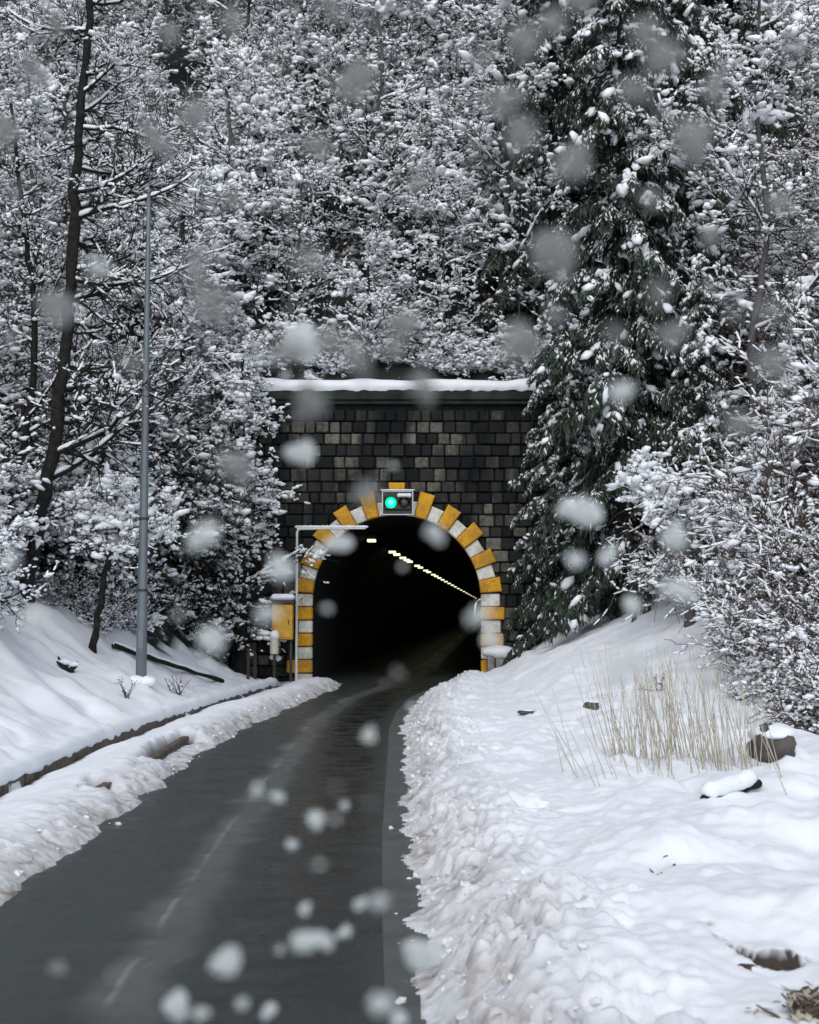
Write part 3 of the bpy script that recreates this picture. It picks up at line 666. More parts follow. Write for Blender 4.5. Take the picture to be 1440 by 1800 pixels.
def snow_on(mb, rng, segs, prob, wmin, wmax, clump=0.0, full=False):
    P0 = np.array([s_[0] for s_ in segs]); P1 = np.array([s_[1] for s_ in segs]); R = np.array([s_[2] for s_ in segs])
    D = unit(P1 - P0); hor = np.sqrt(np.clip(1 - D[:, 2] ** 2, 0, 1)); Lh = np.linalg.norm(P1 - P0, axis=1)
    k = rng.random(len(P0)) < prob * np.clip(hor * 1.15, 0, 1) * (1.0 if full else (.22 + 1.25 * vnoise(P0[:, 0] * 1.4 + 50, P0[:, 2] * 1.6 + P0[:, 1] + 50, 71)))
    P0, P1, R, D, hor, Lh = (a_[k] for a_ in (P0, P1, R, D, hor, Lh)); m_ = len(P0)
    W = wmin * .6 + (wmax - wmin) * .45 * rng.random(m_) ** 2 + R * .7; Hh = W * rng.uniform(.8, 1.2, m_)
    C = P0 + (P1 - P0) * .5; C[:, 2] += R + Hh * .2
    rk = (rng.random(m_) < .62) | full; C = C + D * (Lh * rng.uniform(-.22, .22, m_) * (0 if full else 1))[:, None]; Lh = Lh * (1.35 if full else 1)
    mb.blobs(C[rk], D[rk], (Lh * rng.uniform(.22, .5, m_))[rk], (W * rng.uniform(.8, 1.4, m_))[rk], Hh[rk], OCT6, .18, rng)
    kk = rng.random(m_) < .50; mc = kk.sum(); s_ = wmin * .9 + (wmax - wmin * .6) * rng.random(mc) ** 1.5; C2 = P0[kk] + (P1 - P0)[kk] * rng.random((mc, 1)); C2[:, 2] += s_ * .5 + R[kk] * .6
    mb.blobs(C2, D[kk] * (1, 1, .6) + (.01, 0, 0), s_ * rng.uniform(.95, 1.35, mc), s_, s_ * rng.uniform(.65, .9, mc), ICO1, .2, rng)
    if clump:
        kk = rng.random(m_) < clump; mc = kk.sum()
        if mc:
            s_ = wmax * (.9 + 2.0 * rng.random(mc) ** 2.5); C2 = P1[kk] + rng.normal(size=(mc, 3)) * .04
            mb.blobs(C2, D[kk] * (1, 1, .3) + (.01, 0, 0), s_ * rng.uniform(.8, 1.9, mc), s_ * .8, s_ * .6, ICO1, .32, rng)
            C3 = C2 + rng.normal(size=(mc, 3)) * (s_ * .75)[:, None] * (1, 1, .5); mb.blobs(C3, rng.normal(size=(mc, 3)) * (1, 1, .2), s_ * rng.uniform(.5, 1.1, mc), s_ * .55, s_ * .45, ICO1, .32, rng)
def finish_tree(root, rng, trunk_paths, out, barkm, twigm, snow_p=(.9, .05), clump=.12, wr=(.02, .045)):
    g = MB()
    for P, R in trunk_paths: g.path(P, R, 9, rough=.10, rng=rng)
    g.build('trunk', barkm, root, smooth=True)
    big = [s_ for s_ in out if s_[4] <= 1]; small = [s_ for s_ in out if s_[4] > 1]
    g = MB()
    if big: g.segs([s_[0] for s_ in big], [s_[1] for s_ in big], [s_[2] for s_ in big], [s_[3] for s_ in big], 5)
    if big: g.build('branches', barkm, root, smooth=True)
    g = MB(); g.segs([s_[0] for s_ in small], [s_[1] for s_ in small], [max(s_[2], .008) for s_ in small], [max(s_[3], .006) for s_ in small], 3); g.build('twigs', twigm, root, smooth=True)
    g = MB()
    if big: snow_on(g, rng, big, 1.3, wr[0] * 1.25, wr[1] * 1.25, clump, True)
    snow_on(g, rng, small, snow_p[0], wr[0], wr[1], clump)
    # snow on leaning trunks
    g.build('snow', M['snow'], root, smooth=True)
CFG = dict(ns=(0, 6, 5, 3), wob=(0, .16, .22, .28), up=(0, .05, .03, .02), kids=(0, 1.6, 1.5, 0), ang=(30, 68), ratio=(.38, .62), flat=.75)
def spine_tree(name, loc, spine, r0, nlimb, limbL, seed, label, barkm, twigm, cat='tree', group=None, cfg=CFG, start=.25, clump=.12, wr=(.02, .045), lift=(55, 88), sp=.9, r1f=.3, side=None):
    rng = np.random.default_rng(seed); root = empty(name, loc, label, cat, group)
    S = np.array(spine, float); t = np.linspace(0, 1, len(S)); tt = np.linspace(0, 1, 4 * len(S)); P = np.stack([np.interp(tt, t, S[:, k]) for k in range(3)], 1)
    for _ in range(2): P[1:-1] = (P[:-2] + 2 * P[1:-1] + P[2:]) / 4
    P[1:] += rng.normal(size=(len(P) - 1, 3)) * r0 * .18
    R = np.interp(tt, [0, .06, 1], [r0 * 1.35, r0, r0 * r1f]) * (1 + rng.uniform(-.10, .10, len(tt))); out = []
    for i in range(nlimb):
        f = start + (1 - start) * (i + rng.random()) / nlimb; p = np.array([np.interp(f, tt, P[:, k]) for k in range(3)]); rr = np.interp(f, tt, R)
        az = rng.uniform(0, 2 * np.pi) if side is None or rng.random() < .35 else side + rng.normal() * .6
        el = math.radians(90 - rng.uniform(*lift)); d = np.array([math.cos(az) * math.cos(el), math.sin(az) * math.cos(el), math.sin(el)])
        L = limbL * (1 - .55 * max(0, f - start) / (1 - start)) * rng.uniform(.6, 1.15)
        grow(rng, p, d, L, rr * .42, 1, 3, out, cfg)
    finish_tree(root, rng, [(P, R)], out, barkm, twigm, clump=clump, wr=wr, snow_p=(sp * .72, 0)); return root
def S_(h, lean=(0, 0), n=6, wob=.15, seed=0):
    r = np.random.default_rng(seed); return [(lean[0] * (i / (n - 1)) ** 1.3 + (r.normal() * wob if i else 0), lean[1] * (i / (n - 1)) + (r.normal() * wob if i else 0), h * i / (n - 1) - .3) for i in range(n)]

def world_spine(pxs, Y, base):
    return [tuple(np.array(at(a, b_, Y + (dy[0] if dy else 0))) - np.array(base)) for a, b_, *dy in pxs]
# -- hillside trees: prototypes copied
protos = []
specs = [(11.5, .6, 24, 3.0), (7.0, -.8, 18, 2.8), (13.0, .3, 26, 3.2), (6.0, 1.2, 18, 2.6), (8.5, -.2, 20, 3.2)]
GRP = 'snowy bare trees on the hillside'
LABS = 'bare deciduous tree loaded with snow in the thick wood above the tunnel'
for i, (h, ln, nl, ll) in enumerate(specs):
    t = spine_tree('bare_tree', (0, 0, 0), S_(h, (ln, -.5), 6, .18, i), .10 + .01 * i, nl, ll, 40 + i, LABS, M['bark'] if i % 2 else M['bark_grey'], (M['twig'], M['twig_brown'], M['twig'], M['twig_frost'], M['twig'])[i], group=GRP, start=.16, clump=.13, wr=(.024, .072), sp=.85)
    protos.append(t)
LBR = 'brown twigged tree dusted with snow on the right side of the wood'
for i, (h, ln, nl, ll) in enumerate([(6.0, .4, 24, 2.3), (5.0, -.5, 22, 2.1)]):
    protos.append(spine_tree('bare_tree', (0, 0, 0), S_(h, (ln, -.4), 6, .15, 20 + i), .08, nl, ll, 60 + i, LBR, M['bark'], M['twig_brown'], group='brown twigged trees on the right', start=.08, clump=.14, wr=(.015, .032), sp=.75))
rng = np.random.default_rng(77); used = set(); cnt = 0
def px_of(x, y, z):
    c, s_ = math.cos(TILT), math.sin(TILT); dz = z - CAM_Z; f = y * c + dz * s_; v = dz * c - y * s_
    return 720 + FPX * x / f, 900 - FPX * v / f
def place(x, y, k, s=1.0, rz=None, label=None, group=None, sink=.2):
    global cnt
    z = gz(x, y) - sink; rz = rng.uniform(0, 6.28) if rz is None else rz
    if k not in used:
        used.add(k); t = protos[k]; t.location = (x, y, z); t.rotation_euler = (0, 0, rz); t.scale = (s, s, s)
        if label: t['label'] = label; t['group'] = group or GRP
    else: t = copy_tree(protos[k], (x, y, z), rz, s, label or LABS, group or GRP)
    cnt += 1; return t
y = 47.4
while y < 92:
    hw = y * 720 / FPX + 3; stepx = 2.6 + (y - 46) * .03; x = -hw + rng.uniform(0, stepx)
    while x < hw:
        xx_ = x + rng.uniform(-.7, .7); yy_ = y + rng.uniform(-.9, .9)
        if yy_ > 46.8: place(xx_, yy_, int(rng.integers(0, 5)), rng.uniform(.65, 1.15))
        x += stepx
    y += 2.8 + (y - 46) * .055
print('hill trees', cnt)
# flanks in front of the portal plane
LF = 'snow laden bare tree on the slope left of the tunnel'; RF = 'snow laden bare tree on the slope right of the tunnel'
for (x, y, k, s) in [(-7.2, 44, 0, .8), (-9, 42, 1, .9), (-11.5, 44, 2, .9), (-8.6, 38.5, 3, .8), (-10.8, 36, 4, .9), (-13, 39, 0, 1.), (-12.8, 33, 1, .85), (-14.5, 35, 3, 1.), (-6.3, 45, 4, .9), (-9.6, 45.5, 1, 1.), (-13.5, 46, 2, .9), (-13.4, 29, 0, .7)]:
    place(x, y, k, s, label=LF, group='snowy bare trees left of the tunnel')
for (x, y, k, s) in [(11, 44, 5, 1.2), (13.5, 42, 6, 1.5), (10.6, 38, 5, 1.1), (12.6, 36, 6, 1.3), (9.6, 35, 6, .9), (11.8, 32, 5, 1.1), (14, 34, 6, 1.4), (10.2, 30.5, 6, .85), (9.2, 42, 5, 1.2), (12.0, 29.5, 5, 1.0), (9.0, 38.5, 6, .9), (13, 46, 5, 1.5), (10.2, 47, 6, 1.4), (15, 44, 6, 1.6), (11.6, 40.5, 5, 1.3), (13.2, 38.5, 5, 1.4)]:
    place(x, y, k, s, label=LBR, group='brown twigged trees on the right')

place(8.7, 37.2, 2, 1.1, label='tall snow laden tree at the right flank of the biggest conifer', group='tall snowy trees beside the big conifer')
place(3.0, 49.0, 0, 1.15, label='tall snow laden tree left of the big conifer, behind the coping', group='tall snowy trees beside the big conifer')
b0 = at(425, 1130, 43.6); b0.z = gz(b0.x, 43.6) - .3
spine_tree('dense_tree', b0, [(0, 0, 0)] + world_spine([(428, 1040), (420, 920), (430, 800), (422, 700), (428, 610)], 43.6, b0), .12, 44, 1.75, 211,
           'dense snow clumped tree covering the left corner of the portal wall', M['bark'], M['twig'], start=.22, clump=.30, wr=(.03, .055), r1f=.4, sp=.55)
# -- left foreground trees
b0 = at(40, 1085, 33); b0.z = gz(b0.x, 33) - .3
spine_tree('leaning_tree', b0, [(0, 0, 0)] + world_spine([(55, 980), (85, 850), (108, 690), (120, 520), (130, 380), (138, 240), (150, 100), (158, -60), (165, -200)], 33, b0), .165, 28, 3.6, 201,
           'tallest dark leaning trunk at the left edge with snowy limbs reaching right', M['bark'], M['twig'], start=.22, clump=.12, wr=(.018, .038), r1f=.45, side=0.45)
b0 = at(5, 1100, 34.5); b0.z = gz(b0.x, 34.5) - .3
spine_tree('slender_tree', b0, [(0, 0, 0)] + world_spine([(18, 960), (35, 830), (58, 700), (62, 560), (48, 420), (30, 300), (20, 180)], 34.5, b0), .10, 18, 2.4, 202,
           'thin dark tree at far left, slightly behind the big leaning trunk', M['bark'], M['twig'], start=.3, wr=(.018, .038), r1f=.4)
b0 = at(162, 1140, 33.5); b0.z = gz(b0.x, 33.5) - .1
spine_tree('young_tree', b0, [(0, 0, 0)] + world_spine([(172, 1085), (182, 1020), (200, 960), (225, 905), (240, 860)], 33.5, b0), .085, 16, 1.9, 203,
           'young dark leaning sapling left of the tall grey post with low snowy crown', M['bark'], M['twig'], start=.45, wr=(.025, .05), clump=.3, r1f=.5)
b0 = at(672, 640, 50.5); b0.z = gz(b0.x, 50.5) - .2
spine_tree('slim_tree', b0, [(0, 0, 0)] + world_spine([(668, 590), (658, 470), (650, 360), (646, 240), (642, 150)], 50.5, b0), .085, 18, 2.0, 204,
           'slim straight dark tree standing above the middle of the portal coping', M['bark'], M['twig'], start=.3, wr=(.02, .045))
b0 = at(432, 420, 58); b0.z = gz(b0.x, 58) - .2
spine_tree('tall_tree', b0, [(0, 0, 0)] + world_spine([(430, 330), (425, 220), (432, 110), (440, -20)], 58, b0), .17, 14, 2.8, 205,
           'thick dark trunk high on the hillside near the upper left', M['bark'], M['twig_frost'], start=.2)
b0 = at(1212, 1010, 33); b0.z = gz(b0.x, 33) - .2
spine_tree('bent_tree', b0, [(0, 0, 0)] + world_spine([(1212, 960), (1203, 915), (1180, 880), (1150, 858)], 33, b0), .10, 9, 1.4, 206,
           'bent grey trunk arching left beside the right hand evergreen', M['bark_grey'], M['twig'], start=.4, clump=.3, wr=(.03, .06))

# -- shrubs (multi stem)
SH = dict(ns=(0, 6, 4, 3), wob=(0, .14, .22, .28), up=(0, .0, .0, .0), kids=(0, 2.0, 1.6, 0), ang=(22, 60), ratio=(.34, .58), flat=.9)
def shrub(name, seed, n, L, twigm, clump, wr, label, cat='shrub', group=None, sp=.85, spread=(20, 75), rad=.03, leaf=None, nleaf=0):
    rng = np.random.default_rng(seed); root = empty(name, (0, 0, 0), label, cat, group); out = []
    for i in range(n):
        az = rng.uniform(0, 6.28); el = math.radians(90 - rng.uniform(*spread)); d = np.array([math.cos(az) * math.cos(el), math.sin(az) * math.cos(el), math.sin(el)])
        grow(rng, np.array([rng.normal() * .15, rng.normal() * .15, -.1]), d, L * rng.uniform(.6, 1.1), rad, 1, 3, out, SH)
    g = MB(); g.segs([s_[0] for s_ in out], [s_[1] for s_ in out], [max(s_[2], .006) for s_ in out], [max(s_[3], .005) for s_ in out], 3); g.build('stems', twigm, root, smooth=True)
    if leaf:
        tips = np.array([s_[1] for s_ in out if s_[4] >= 2]); k = rng.integers(0, len(tips), nleaf); C = tips[k] + rng.normal(size=(nleaf, 3)) * .07
        g = MB(); A = rng.normal(size=(nleaf, 3)) * (1, 1, .5); g.blobs(C, A, rng.uniform(.05, .09, nleaf), rng.uniform(.02, .035, nleaf), .006, None); g.build('leaves', leaf, root)
    g = MB(); snow_on(g, rng, out, sp, wr[0], wr[1], clump); g.build('snow', M['snow'], root, smooth=True)
    return root
sh_brown = shrub('snowy_shrub', 301, 26, 2.3, M['twig_brown'], .22, (.014, .03), 'brown twiggy shrub dusted with snow on the right bank', group='brown shrubs on the right bank', rad=.018)
sh_dark = shrub('evergreen_shrub', 302, 24, 2.2, M['twig'], .35, (.025, .05), 'dark evergreen shrub with snow clumps in front of the left wing of the wall', group='evergreen shrubs left of the tunnel', leaf=M['leaf'], nleaf=7000, sp=.32)
sh_low = shrub('low_shrub', 303, 30, 1.3, M['twig_brown'], .25, (.012, .028), 'low arching brown shrub heavy with snow, right edge of the photo', group='low shrubs at the right edge', spread=(15, 80), rad=.013)
def spot(px, py, Y): p = at(px, py, Y); return p.x, Y
def put(proto, lst, label, group, first=[None]):
    for i, (x, y, s, rz) in enumerate(lst):
        z = gz(x, y) - .1
        if i == 0: proto.location = (x, y, z); proto.rotation_euler = (0, 0, rz); proto.scale = (s, s, s)
        else: copy_tree(proto, (x, y, z), rz, s, label, group)
put(sh_brown, [(7.4, 26.5, 1.0, 0), (8.3, 29, 1.3, 1), (9.0, 32, 1.4, 2), (7.9, 24.5, 1.0, 3), (9.4, 27, 1.4, 4), (7.6, 33.5, 1.0, 5), (8.6, 36.5, 1.3, .5), (10.5, 30, 1.6, 1.5), (7.6, 30.2, .8, 2.5), (10.6, 34, 1.6, 3.5), (7.2, 36.0, .8, 4.2), (6.9, 28.8, .6, 3.3)],
    'brown twiggy shrub dusted with snow on the right bank', 'brown shrubs on the right bank')
put(sh_dark, [(-6.3, 43.2, .8, 0), (-6.9, 41.2, .7, 1), (-7.9, 39.6, .9, 2), (-6.2, 44.3, 1.1, 3), (-7.4, 43.0, 1.2, 4), (-8.3, 41.2, 1.2, 5), (-9.4, 37, 1.0, 6), (-9.0, 39.5, 1.3, 2.4), (-10.4, 33.5, .9, .4), (-8.2, 44.0, 1.7, .9)],
    'dark evergreen shrub with snow clumps in front of the left wing of the wall', 'evergreen shrubs left of the tunnel')
put(sh_low, [(6.5, 21.6, .9, 0), (6.7, 23.2, 1.0, 1.3), (7.1, 20.6, 1.1, 2.2), (6.5, 22.6, .7, 3.1), (7.0, 24.2, 1.2, 4.4), (6.2, 24.8, .8, 5.2)], 'low arching brown shrub heavy with snow, right edge of the photo', 'low shrubs at the right edge')
wl = shrub('wild_shrub', 304, 22, 1.9, M['twig'], .25, (.02, .04), 'dark leafless shrub under snow in the left wood edge', group='leafless shrubs at the left wood edge')
put(wl, [(-8.6, 27.5, .9, 0), (-9.9, 29.5, .9, 1), (-10.2, 31.8, .8, 2), (-8.0, 35.6, .6, 3), (-10, 26.5, 1.1, 5), (-7.6, 37.4, .8, 1.7), (-10.6, 30.5, 1.5, 2.6), (-9.9, 33.6, 1.4, .6), (-9.1, 25.2, .8, 3.6)], 'dark leafless shrub under snow in the left wood edge', 'leafless shrubs at the left wood edge')
ol = shrub('undergrowth_bush', 305, 24, 1.8, M['twig'], .4, (.03, .06), 'dark bush with snow clumps growing along the top of the portal', group='bushes above the portal coping', leaf=M['leaf'], nleaf=3800)
put(ol, [(-5.2, 47.3, .9, 0), (-3.6, 47.6, .7, 1), (-2.2, 47.2, .6, 2), (-.6, 47.6, .7, 3), (.9, 47.3, .6, 4), (2.4, 47.7, .8, 5), (3.9, 47.3, .8, .5), (-6.6, 46.8, 1.0, 1.5), (5.2, 47, 1.0, 2.5)], 'dark bush with snow clumps growing along the top of the portal', 'bushes above the portal coping')

# -- conifers with drooping sprays
def conifer(name, seed, H, Rb, label, nb, z0=.5, group=None, snow_f=.40):
    rng = np.random.default_rng(seed); root = empty(name, (0, 0, 0), label, 'conifer', group)
    P = [(rng.normal() * .04, rng.normal() * .04, z) for z in np.linspace(-.3, H, 14)]
    g = MB(); g.path(P, np.linspace(.24, .03, 14), 9, rough=.1, rng=rng); g.build('trunk', M['bark'], root, smooth=True)
    segs = []; CL, CA, CW = [], [], []
    for i in range(nb):
        f = (i + rng.random()) / nb; z = z0 + (H - z0) * f; L = Rb * (1 - f) ** .5 * rng.uniform(.6, 1.12) + .25; az = rng.uniform(0, 6.28)
        d = np.array([math.cos(az), math.sin(az), rng.uniform(.05, .35)]); p = np.array([0, 0, z]); n = 7
        for k in range(n):
            d[2] -= .11 + .02 * k; du = d / np.linalg.norm(d); q = p + du * L / n; segs.append((p, q, .035 * (1 - k / n) + .008, .035 * (1 - (k + 1) / n) + .008, 1))
            if k >= 0:
                for s_ in (-1, 1, 0):
                    for _ in range(2):
                        if rng.random() < .25: continue
                        sd_ = np.array([-du[1], du[0], 0]) * s_; dd = unit(du * rng.uniform(.4, .9) + sd_ * rng.uniform(.4, .9) + np.array([0, 0, -.45])); l2 = L * rng.uniform(.14, .28); p2 = p + (q - p) * rng.random()
                        for j in range(4):
                            dd = unit(dd + np.array([0, 0, -.22]) + rng.normal(size=3) * .1); q2 = p2 + dd * l2 / 4; segs.append((p2, q2, .010, .007, 2))
                            for _ in range(4):
                                c = p2 + (q2 - p2) * rng.random() + rng.normal(size=3) * .03; a_ = unit(dd + rng.normal(size=3) * .45 + np.array([0, 0, -.5])); CL.append(c + a_ * .06); CA.append(a_)
                            p2 = q2
            p = q
    CL = np.array(CL); CA = np.array(CA); m_ = len(CL)
    g = MB(); g.segs([s_[0] for s_ in segs], [s_[1] for s_ in segs], [s_[2] for s_ in segs], [s_[3] for s_ in segs], 3); g.build('branches', M['bark'], root)
    g = MB(); g.blobs(CL, CA, rng.uniform(.11, .20, m_), rng.uniform(.022, .045, m_), rng.uniform(.010, .02, m_), None, .2, rng); g.build('foliage', M['needles'], root)
    # snow gathers in patches on the upper side of the sprays
    patch = fbm(CL[:, 0] * 1.6 + CL[:, 2] * 1.1 + 40, CL[:, 1] * 1.6 - CL[:, 2] * .7 + 40, seed, 3); hz = .30 + .70 * np.clip(CL[:, 2] / 9, 0, 1); k = (rng.random(m_) < snow_f * hz) & (patch > .46) | (rng.random(m_) < .07 * hz); mc = k.sum()
    g = MB(); C = CL[k] + (0, 0, .03); g.blobs(C, CA[k] * (1, 1, .9), rng.uniform(.06, .13, mc), rng.uniform(.025, .05, mc), rng.uniform(.018, .035, mc), None, .3, rng)
    k2 = rng.random(m_) < .012 * hz; C = CL[k2] + (0, 0, .05); mc = k2.sum(); w_ = rng.uniform(.07, .19, mc); g.blobs(C, CA[k2] * (1, 1, .5) + (.01, 0, 0), w_ * 1.5, w_, w_ * .6, ICO1, .3, rng)
    g.build('snow', M['snow'], root, smooth=True); print(name, 'sprays', m_); return root
CG = 'dark drooping conifers right of the tunnel'
cA = conifer('conifer', 401, 21.0, 3.1, 'biggest dark drooping conifer right of the tunnel, hanging over the portal edge', 165, z0=.35)
cA.location = (5.75, 39.5, gz(5.75, 39.5) - .2)
cB = conifer('conifer', 402, 17.0, 2.3, 'dark conifer behind the bent trunk, second from the portal edge', 115, z0=.6)
cB.location = (7.9, 42.0, gz(7.9, 42) - .2)
for (x, y, pr, s, rz, lb) in ((4.9, 49.5, cA, .95, 2.0, 'dark conifer on the hill directly above the right end of the coping'), (8.6, 47.5, cB, 1.15, 1.0, 'dark conifer high on the right slope behind the biggest one'),
                         (7.2, 36.3, cB, .5, 3.0, 'small dark conifer low on the right snow slope'),
                         (-3.4, 53, cB, .42, .5, 'small dark conifer in the wood above the left of the coping'), (4.75, 42.4, cB, .46, 5.0, 'short dark conifer hugging the right corner of the wall'), (4.3, 43.6, cA, .52, 2.2, 'middle sized dark conifer overlapping the right end of the coping'),
                         (11.5, 52, cA, .9, 4.0, 'dark conifer at the far upper right of the hill')):
    copy_tree(pr, (x, y, gz(x, y) - .2), rz, s, lb, None)

# ------------------------------------------------------------------ small things in the snow
def blade_clump(name, base_pts, hgt, mat, seed, lean=(0, 0), w=.006, n3=4, wind=.3, heads=0):
    rng = np.random.default_rng(seed); g = MB()
    for (x, y) in base_pts:
        z = gz(x, y) - .03; h = hgt * rng.uniform(.45, 1.1); d = np.array([rng.normal() * wind + lean[0], rng.normal() * wind * .6 + lean[1], 1.0]); P = []; c = rng.normal() * .25
        for k in range(n3 + 1):
            t = k / n3; P.append((x + d[0] * h * t * .5 + c * h * t * t * .4, y + d[1] * h * t * .5, z + h * t * (1 - .12 * abs(c) * t)))
        g.path(P, np.linspace(w, w * .35, n3 + 1), 3, cap=False)
    return g.build(name, mat)
rng = np.random.default_rng(9)
bp_ = gat(1205, 1338); bx_, by_ = bp_.x, bp_.y
pts = [(bx_ + rng.uniform(-.84, .84), by_ + .2 + rng.normal() * .33 - .0) for _ in range(165)]
o = blade_clump('reed_clump', pts, 1.25, M['straw'], 31, lean=(-.25, 0), w=.006, wind=.22); tag(o, 'dense clump of tall dry straw coloured reeds standing in the right snow', 'reeds')
pts = [(gat(px, 1365).x + rng.normal() * .05, gat(px, 1365).y + rng.normal() * .4) for px in (1010, 1030, 1060, 1085, 1110, 1170, 1370, 1385, 1000, 1130) for _ in range(2)]
o = blade_clump('bent_reeds', pts, 1.0, M['straw'], 32, lean=(-.7, 0), w=.005, wind=.3); tag(o, 'few thin bent reed stems scattered left of the dense reed clump', 'reeds')
pts = [(at(1160, 1100, 27).x + rng.uniform(-1.3, 2.0), 26.5 + rng.normal() * 1.2) for _ in range(90)]
o = blade_clump('thin_grass', pts, .8, M['straw'], 33, w=.005, wind=.4); tag(o, 'sparse dry grass poking out of the upper right snow slope', 'grass', kind='stuff')
# rusty leafed sprig left
def sprig(px, py, Y, seed, mat, lb, n=9, h=.5, leaves=60):
    p_ = gat(px, py); x, y_ = p_.x, p_.y; rng = np.random.default_rng(seed); g = MB(); g2 = MB(); C = []; z = gz(x, y_)
    root = empty('sprig', (x, y_, z), lb, 'sprig')
    for i in range(n):
        d = np.array([rng.normal() * .5, rng.normal() * .4, 1]); P = [np.array([rng.normal() * .05, 0, -.03])]
        for k in range(4): d = d + rng.normal(size=3) * .3; P.append(P[-1] + unit(d) * h / 4); C.append(P[-1])
        g.path(P, np.linspace(.010, .004, 5), 4, cap=False)
    g.build('stems', M['twig_brown'], root); C = np.array(C); k = rng.integers(0, len(C), leaves); A = rng.normal(size=(leaves, 3))
    g2.blobs(C[k] + rng.normal(size=(leaves, 3)) * .03, A, .035, .018, .006, None); g2.build('leaves', mat, root)
    return root
sprig(316, 1222, 31, 51, M['rust_leaf'], 'small sprig with rusty red leaves right of the grey post foot')
sprig(222, 1228, 29.5, 52, M['twig'], 'small dark twig tuft in the snow left of the grey post foot', 6, .45, 30)
sprig(1160, 1215, 25, 53, M['twig_brown'], 'single dark brown curled leaf stalk behind the reed clump', 4, .35, 26)
sprig(1415, 1790, 7.15, 54, M['straw'], 'brown grassy tuft at the bottom right corner by the gully', 22, .13, 60)
sprig(1155, 1535, 10.6, 55, M['twig'], 'tiny dark stalk poking through smooth snow left of the gully', 3, .08, 4)
# dead stump with roots on the left bank
def rockish(name, px, py, Y, sx, sy, sz, seed, mat, lb, cat, cap=True, lift=0.0):
    p_ = gat(px, py + 12); x, Y = p_.x, p_.y; z = gz(x, Y); rng = np.random.default_rng(seed); root = empty(name, (x, Y, z + lift), lb, cat)
    V, F_ = ICO3; V = V * (1 + .35 * (fbm(V[:, 0] * 1.7 + 9, V[:, 1] * 1.7 + V[:, 2] * 2 + 9, seed, 3)[:, None] - .5) * 2); V = V * (sx, sy, sz)
    g = MB(); g.add(V, F_); g.build('body', mat, root, smooth=True)
    if cap:
        V, F_ = ICO3; V = V * (1 + .2 * (fbm(V[:, 0] * 2 + 5, V[:, 1] * 2 + V[:, 2] + 5, seed + 1, 3)[:, None] - .5) * 2); g = MB(); g.add(V * (sx * 1.0, sy * 1.2, sz * .42) + (sx * .12, sy * .45, sz * .70), F_); g.build('snow', M['snow_cap'], root, smooth=True)
    return root
rockish('rock', 1358, 1322, 19.6, .27, .3, .26, 61, M['rock'], 'dark brown boulder with snow cap at the right of the reed clump', 'rock', lift=.08)
p_ = gat(112, 1178); st = empty('stump', p_, 'dark rotten stump of broken wood half buried in the left snow bank', 'stump'); rng = np.random.default_rng(62); g = MB()
for k in range(8):
    d = np.array([rng.uniform(-1, 1), rng.uniform(-.5, .5), rng.uniform(-.05, .45)]); d /= np.linalg.norm(d); L = rng.uniform(.15, .38)
    g.path([(-.1 + .2 * rng.random(), 0, -.08), d * L * .5 + rng.normal(size=3) * .04, d * L + rng.normal(size=3) * .05], [.07, .05, .015], 7, rough=.25, rng=rng)
g.build('body', M['bark'], st)
g = MB(); g.blobs([(.0, 0.05, .14), (.2, .06, .10), (-.2, .05, .10)], np.tile([1., 0, 0], (3, 1)), [.16, .12, .12], .12, .07, ICO2, .12, rng); g.build('snow', M['snow_cap'], st, smooth=True)
rockish('rock', 1040, 1235, 27, .13, .12, .09, 63, M['rock'], 'small grey rock under a snow cap left of the reed clump', 'rock', lift=.05)
rockish('rock', 925, 1243, 32, .15, .12, .05, 64, M['rock'], 'flat dark stone at the foot of the right bank nearest the tunnel mouth', 'rock', lift=.03)
M['earth'] = simple('brown_earth', (0.07, 0.045, 0.032), 0.9, 0.6, 9.0, bump=1.0)
for i, (px, py, sz) in enumerate(((1318, 1706, .06), (1366, 1704, .075), (1420, 1764, .09))):
    p_ = gat(px, py); rg = np.random.default_rng(80 + i); V, F_ = ICO3; V = V * (1 + 1.6 * (fbm(V[:, 0] * 3.4 + 9, V[:, 1] * 2.4 + V[:, 2] * 3 + 9, 80 + i, 4)[:, None] - .5))
    g = MB(); g.add(V * (sz * 1.1, sz * .7, sz * .4), F_); o = g.build('earth_clod', M['earth']); o.location = (p_.x, p_.y, p_.z - .02); o.rotation_euler = (.2, .25 * (1 - i), .5 * i)
    tag(o, ('brown earth clod showing in the hollow of the snow, left one', 'brown earth clod showing in the hollow of the snow, right one', 'brown earth clod by the grassy tuft in the bottom right corner')[i], 'earth clod', 'earth clods in the snow hollow')
# crumbs of ploughed snow along both road edges
rng = np.random.default_rng(91); C = []
for side, n in ((0, 260), (1, 900)):
    yv = 5.5 + 32 * rng.random(n) ** 1.6; off = np.abs(rng.normal(size=n)) * (.22 if side == 0 else .42) - .10; far = rng.random(n) < .03; off = np.where(far, -rng.random(n) * .2, off + .1)
    xv = roadL(yv) - off if side == 0 else roadR(yv) + off; C.append(np.stack([xv, yv, np.maximum(height(xv, yv)[0], 0.0)], 1))
C = np.concatenate(C); n = len(C); sz = .007 + .032 * rng.random(n) ** 3.5; C[:, 2] += sz * .3
g = MB(); A = rng.normal(size=(n, 3)); g.blobs(C, A, sz * rng.uniform(.9, 1.6, n), sz, sz * rng.uniform(.6, .9, n), ICO1, .3, rng)
M['crumb'] = simple('dirty_snow_crumbs', (0.74, 0.73, 0.72), 0.8, 0.2, 5.0)
tag(g.build('snow_crumbs', M['crumb']), 'loose dirty crumbs of ploughed snow along the road edges', 'snow crumbs', kind='stuff')
